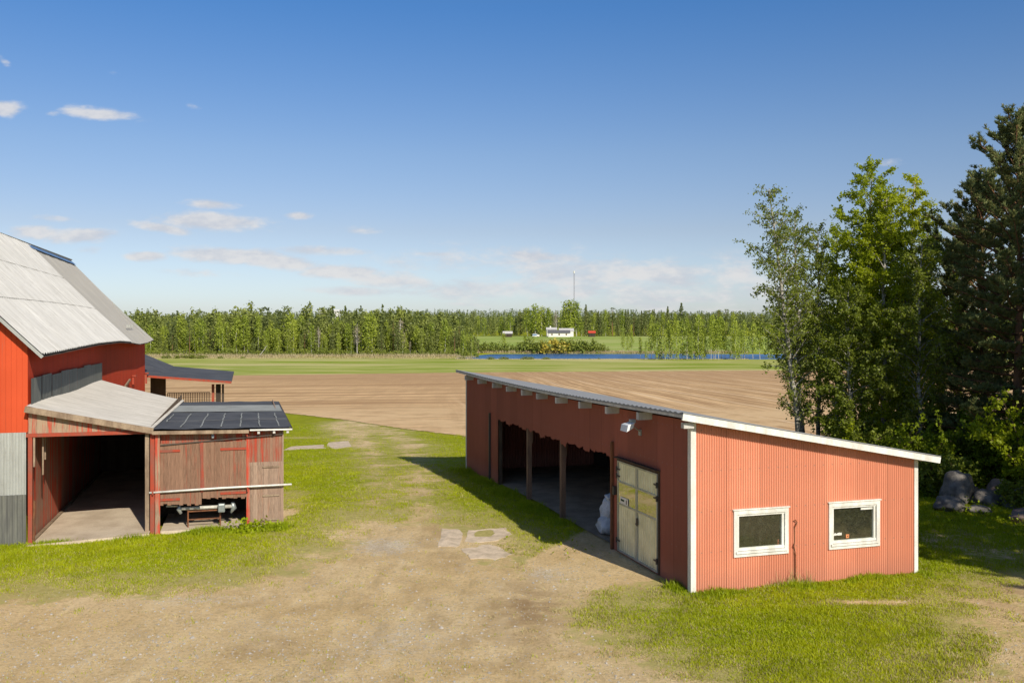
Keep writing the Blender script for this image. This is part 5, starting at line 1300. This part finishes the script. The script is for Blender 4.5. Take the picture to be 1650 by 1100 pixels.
# ------------------------------------------------------------------ grass, weeds, reeds, pebbles (uncountable)
def blades(name, C, Hh, width, rng, mat, label, per=4, spread=.03, lean=.5, tint=None, off=.0):
    n = len(C); C = np.repeat(C, per, 0)+np.concatenate([rng.normal(0, spread, (n*per, 2)), np.zeros((n*per, 1))], 1)
    a = rng.uniform(0, 6.283, n*per); l = rng.uniform(.1, lean, n*per); H = np.repeat(Hh, per)*rng.uniform(.5, 1.1, n*per)
    dx = np.stack([np.cos(a), np.sin(a), np.zeros_like(a)], -1); b = rng.uniform(0, 6.283, n*per); s = np.stack([np.cos(b), np.sin(b), np.zeros_like(b)], -1)*width/2
    C[:,2] = tz(C[:,0], C[:,1])+off
    mid = C+dx*(l*H*.35)[:,None]+np.array([0,0,1])*(H*.55)[:,None]; tip = C+dx*(l*H)[:,None]+np.array([0,0,1])*(H)[:,None]
    V = np.stack([C-s, C+s, mid+s*.7, mid-s*.7, mid-s*.7, mid+s*.7, tip+s*.1, tip-s*.1], 1).reshape(-1, 3)
    Fc = np.arange(len(V)).reshape(-1, 4); tn = np.repeat(tint if tint is not None else rng.uniform(0, 1, n), per*8)
    lf = np.repeat(rng.uniform(0, .65, n*per), 8)
    return tag(link(name, fast_mesh(name, V, Fc, {'tint': tn, 'leaf': lf}), mat), label, kind='stuff')
def inside(fr, X, Y, x0, x1, y0, y1):
    dx = X-fr.o[0]; dy = Y-fr.o[1]; lx = dx*fr.c+dy*fr.s; ly = -dx*fr.s+dy*fr.c
    return (lx > x0) & (lx < x1) & (ly > y0) & (ly < y1)
rng = np.random.RandomState(1)
def cand(n, ymin=15.5, ymax=75, power=1.0, marg=1.08):
    u = rng.uniform(0, 1, n); y = 1/(1/ymin+(1/ymax-1/ymin)*u) if power == 1 else ymin+(ymax-ymin)*u
    x = rng.uniform(-1, 1, n)*.55*marg*y; return x, y
SL_POLY = [PG(p) for p in ([(712,852),(744,853),(742,880),(706,880)],[(752,855),(815,850),(822,861),(800,872),(748,873)],[(745,884),(790,876),(826,893),(800,900),(758,901)],[(470,719),(522,716),(524,722),(455,725)],[(528,713),(560,710),(568,719),(540,723),(527,719)])]
def lumps(x, y):
    return (np.sin(x*1.7+2*np.sin(y*.9))*np.sin(y*1.9+1.5*np.sin(x*1.1))+.6*np.sin(x*4.3+y*2.7)*np.sin(y*5.1-x*1.9))
FIELD = PG([(-300,648),(200,652),(455,665),(560,677),(650,691),(750,703),(900,722),(1150,745),(1400,752),(1700,752),(2400,752),(2400,598),(-300,604)])
def ok_mask(x, y):
    k = ~inside(SH, x, y, -.02, SW+.03, -.02, SL+.02) & ~inside(BN, x, y, .0, XB+.05, -.15, 13) & ~inside(BN, x, y, -9, .02, -.02, 32)
    for P in SL_POLY: k &= poly_sd(P, x, y) < .02
    k &= poly_sd(FIELD, x, y) < .2
    return k
x, y = cand(400000); ok = ok_mask(x, y); x, y = x[ok], y[ok]
d, g, dr, mu = masks(x, y); L_ = lumps(x, y)
prob = np.clip(1.2-d*1.75+L_*.30-dr*.25, .015, 1); keep = rng.uniform(0, 1, len(x)) < prob; x, y, dr, L_, d = x[keep], y[keep], dr[keep], L_[keep], d[keep]
Hh = .06+.04*np.clip(L_, -1, 1)+.05*rng.uniform(0, 1, len(x))**2+.07*(np.sin(x*.8+1)*np.sin(y*.6+x*.5) > .75)*rng.uniform(0, 1, len(x)); Hh *= (1-.5*dr)
sgd = np.zeros(len(x))
C = np.stack([x, y, np.zeros_like(x)], -1); dryk = rng.uniform(0, 1, len(x)) < np.clip(dr*.5+d*.5, .07, .8)
lowf = np.sin(x*.55+1.5*np.sin(y*.31))*np.sin(y*.48+1.2*np.sin(x*.4))+.5*L_
tnt = np.clip(.45+.33*lowf+.35*dr+rng.normal(0, .17, len(x)), 0, 1)
blades('grass', C[~dryk], Hh[~dryk], .015, rng, m_grass, 'short green grass growing around the buildings', 4, .065, .9, tint=tnt[~dryk])
blades('dry_grass', C[dryk], Hh[dryk]*.8, .014, rng, m_straw, 'dry yellowed grass thinning out toward the dirt yard', 4, .05, 1.4)
# longer grass and weeds along the walls
def along(fr, pts, n, w_, h0, h1):
    out = []; hh = []
    for _ in range(n):
        i = rng.randint(0, len(pts)-1); f = rng.uniform(); a, b = pts[i], pts[i+1]; lx = a[0]*(1-f)+b[0]*f; ly = a[1]*(1-f)+b[1]*f
        p = fr.w(lx+rng.normal(0, w_) if a[1] != b[1] else lx, ly-abs(rng.normal(0, w_)) if a[1] == b[1] else ly)
        out.append((p.x, p.y, 0)); hh.append(rng.uniform(h0, h1)*(.6+.4*math.sin(lx*3+ly*2)))
    return np.array(out), np.array(hh)
A1, H1 = along(SH, [(-.1,-.05),(SW+.2,-.05)], 2000, .25, .06, .22); 
A3, H3 = along(BN, [(-3,-.12),(XA,-.45)], 900, .2, .08, .2); A4, H4 = along(BN, [(XA+.2,-.2),(XB+.1,-.2)], 1700, .18, .1, .26)
A5, H5 = along(SH, [(-.15,0),(-.15,.7)], 260, .1, .1, .25); A6, H6 = along(SH, [(-.25,oy0+3),(-.25,SL)], 1600, .2, .1, .3)
for arr in (A6,): arr[:,0] -= np.abs(rng.normal(0,.2,len(arr)))
blades('tall_grass', np.concatenate([A1,A3,A4,A5,A6]), np.concatenate([H1,H3,H4,H5,H6]), .02, rng, m_weed, 'longer grass left standing against the walls', 4, .05, .7)
# broad leaved weeds
WC = []
for (px, py, n, s, h) in [(395,855,260,.32,.28),(412,850,160,.25,.22),(430,853,120,.25,.18),(1380,918,220,.28,.25),(1340,921,140,.25,.2),(1425,913,200,.25,.25),(1300,925,60,.3,.3),(1230,932,40,.3,.3),(1500,770,500,.5,.8),(1515,800,400,.45,.5),(1560,825,260,.7,.3),(1620,845,260,.8,.3),(1590,800,120,.6,.5),(890,885,30,.6,.12),(1485,790,300,.3,.7)]:
    p = G(px, py); q_ = rng.normal(0, 1, (n, 3)); X = p.x+q_[:,0]*s; Y_ = p.y+q_[:,1]*s*.7; WC.append(np.stack([X, Y_, tz(X, Y_)+np.abs(q_[:,2])*h*.5+.03], -1))
WC = np.concatenate(WC); kk = ~inside(SH, WC[:,0], WC[:,1], 0, SW, -.02, SL) & ~inside(BN, WC[:,0], WC[:,1], 0, XB, -.1, 13); WC = WC[kk]
V, Fc = cards(WC, rng.uniform(.035, .075, len(WC)), rng, .6)
tag(link('weeds', fast_mesh('weeds', V, Fc, {'tint': np.repeat(rng.uniform(0,1,len(WC)),4), 'leaf': np.repeat(rng.uniform(0,.65,len(WC)),4)}), m_weed), 'leafy weeds at the feet of walls and boulders', kind='stuff')
# dead stalks by the gable
p0 = SH.ony(1255, 930); A7, H7 = along(SH, [(1.3,-.1),(3.2,-.1)], 90, .06, .25, .6)
blades('dry_stalks', A7, H7, .012, rng, m_straw, 'thin dry stalks against the salmon gable', 2, .04, .5)
# pebbles in the dirt
x, y = cand(90000, 15.5, 42); d, g, dr, mu = masks(x, y); k = (rng.uniform(0, 1, len(x)) < (d-.35)*.5+g*.45) & ok_mask(x, y); x, y = x[k], y[k]
n = len(x); s = rng.gamma(1.6, .006, n)+.003; O = np.array([[1,0,0],[0,1,0],[-1,0,0],[0,-1,0],[0,0,.8]]); J = rng.uniform(.6, 1.3, (n,5,1))
V = (O[None]*J*s[:,None,None]); V[...,0] += x[:,None]; V[...,1] += y[:,None]; V[...,2] += tz(x, y)[:,None]+.002
Fc = (np.arange(n)[:,None,None]*5+np.array([[0,1,4],[1,2,4],[2,3,4],[3,0,4]])[None]).reshape(-1,3)
tag(link('gravel', fast_mesh('gravel', V.reshape(-1,3), Fc), m_pebble), 'small pale stones scattered over the dirt yard', kind='stuff')
# reeds and low bushes along the stream
u = rng.uniform(0, 1, 26000); pxs = 205+u*1000; Dd = np.where(pxs < 735, 349.5, 337.5)+rng.normal(0, 1.3, 26000); x = (pxs-CX)/F*Dd
C = np.stack([x, Dd, np.zeros_like(x)], -1); blades('reeds', C, rng.uniform(.15, .8, len(x))*np.where(pxs < 760, 1, .45), .12, rng, m_reed, 'dry pale reeds along the near bank of the lake and stream', 1, .3, .5)
u = rng.uniform(0, 1, 16000); left = rng.uniform(0, 1, 16000) < .55; pxs = np.where(left, 205+u*560, 765+u*440); Dd = np.where(left, 366, 416)+rng.normal(0, 1.3, 16000); x = (pxs-CX)/F*Dd
C = np.stack([x, Dd, np.zeros_like(x)], -1); blades('reeds', C, rng.uniform(.5, 1.7, len(x)), .16, rng, m_reed, 'dry pale reeds on the far bank under the wood edge', 1, .3, .4)
for i, (px, h, w_) in enumerate([(268,1.5,2.),(290,1.6,2.2),(310,1.9,2.6),(328,1.4,2.),(355,1.1,1.6),(392,1.,1.6),(745,1.1,1.8),(790,1.1,2.2),(812,1.1,2.4),(850,1.2,3.),(880,1.1,2.),(950,.6,1.),(965,.7,1.)]):
    far_tree('shrub', px, 348 if px < 735 else 337, h, 'low willow bush on the near bank of the stream', 'low willows on the near bank', w_)
scene.cycles.use_denoising = True
scene.cycles.transparent_max_bounces = 12
scene.cycles.max_bounces = 5; scene.cycles.diffuse_bounces = 3; scene.cycles.glossy_bounces = 3
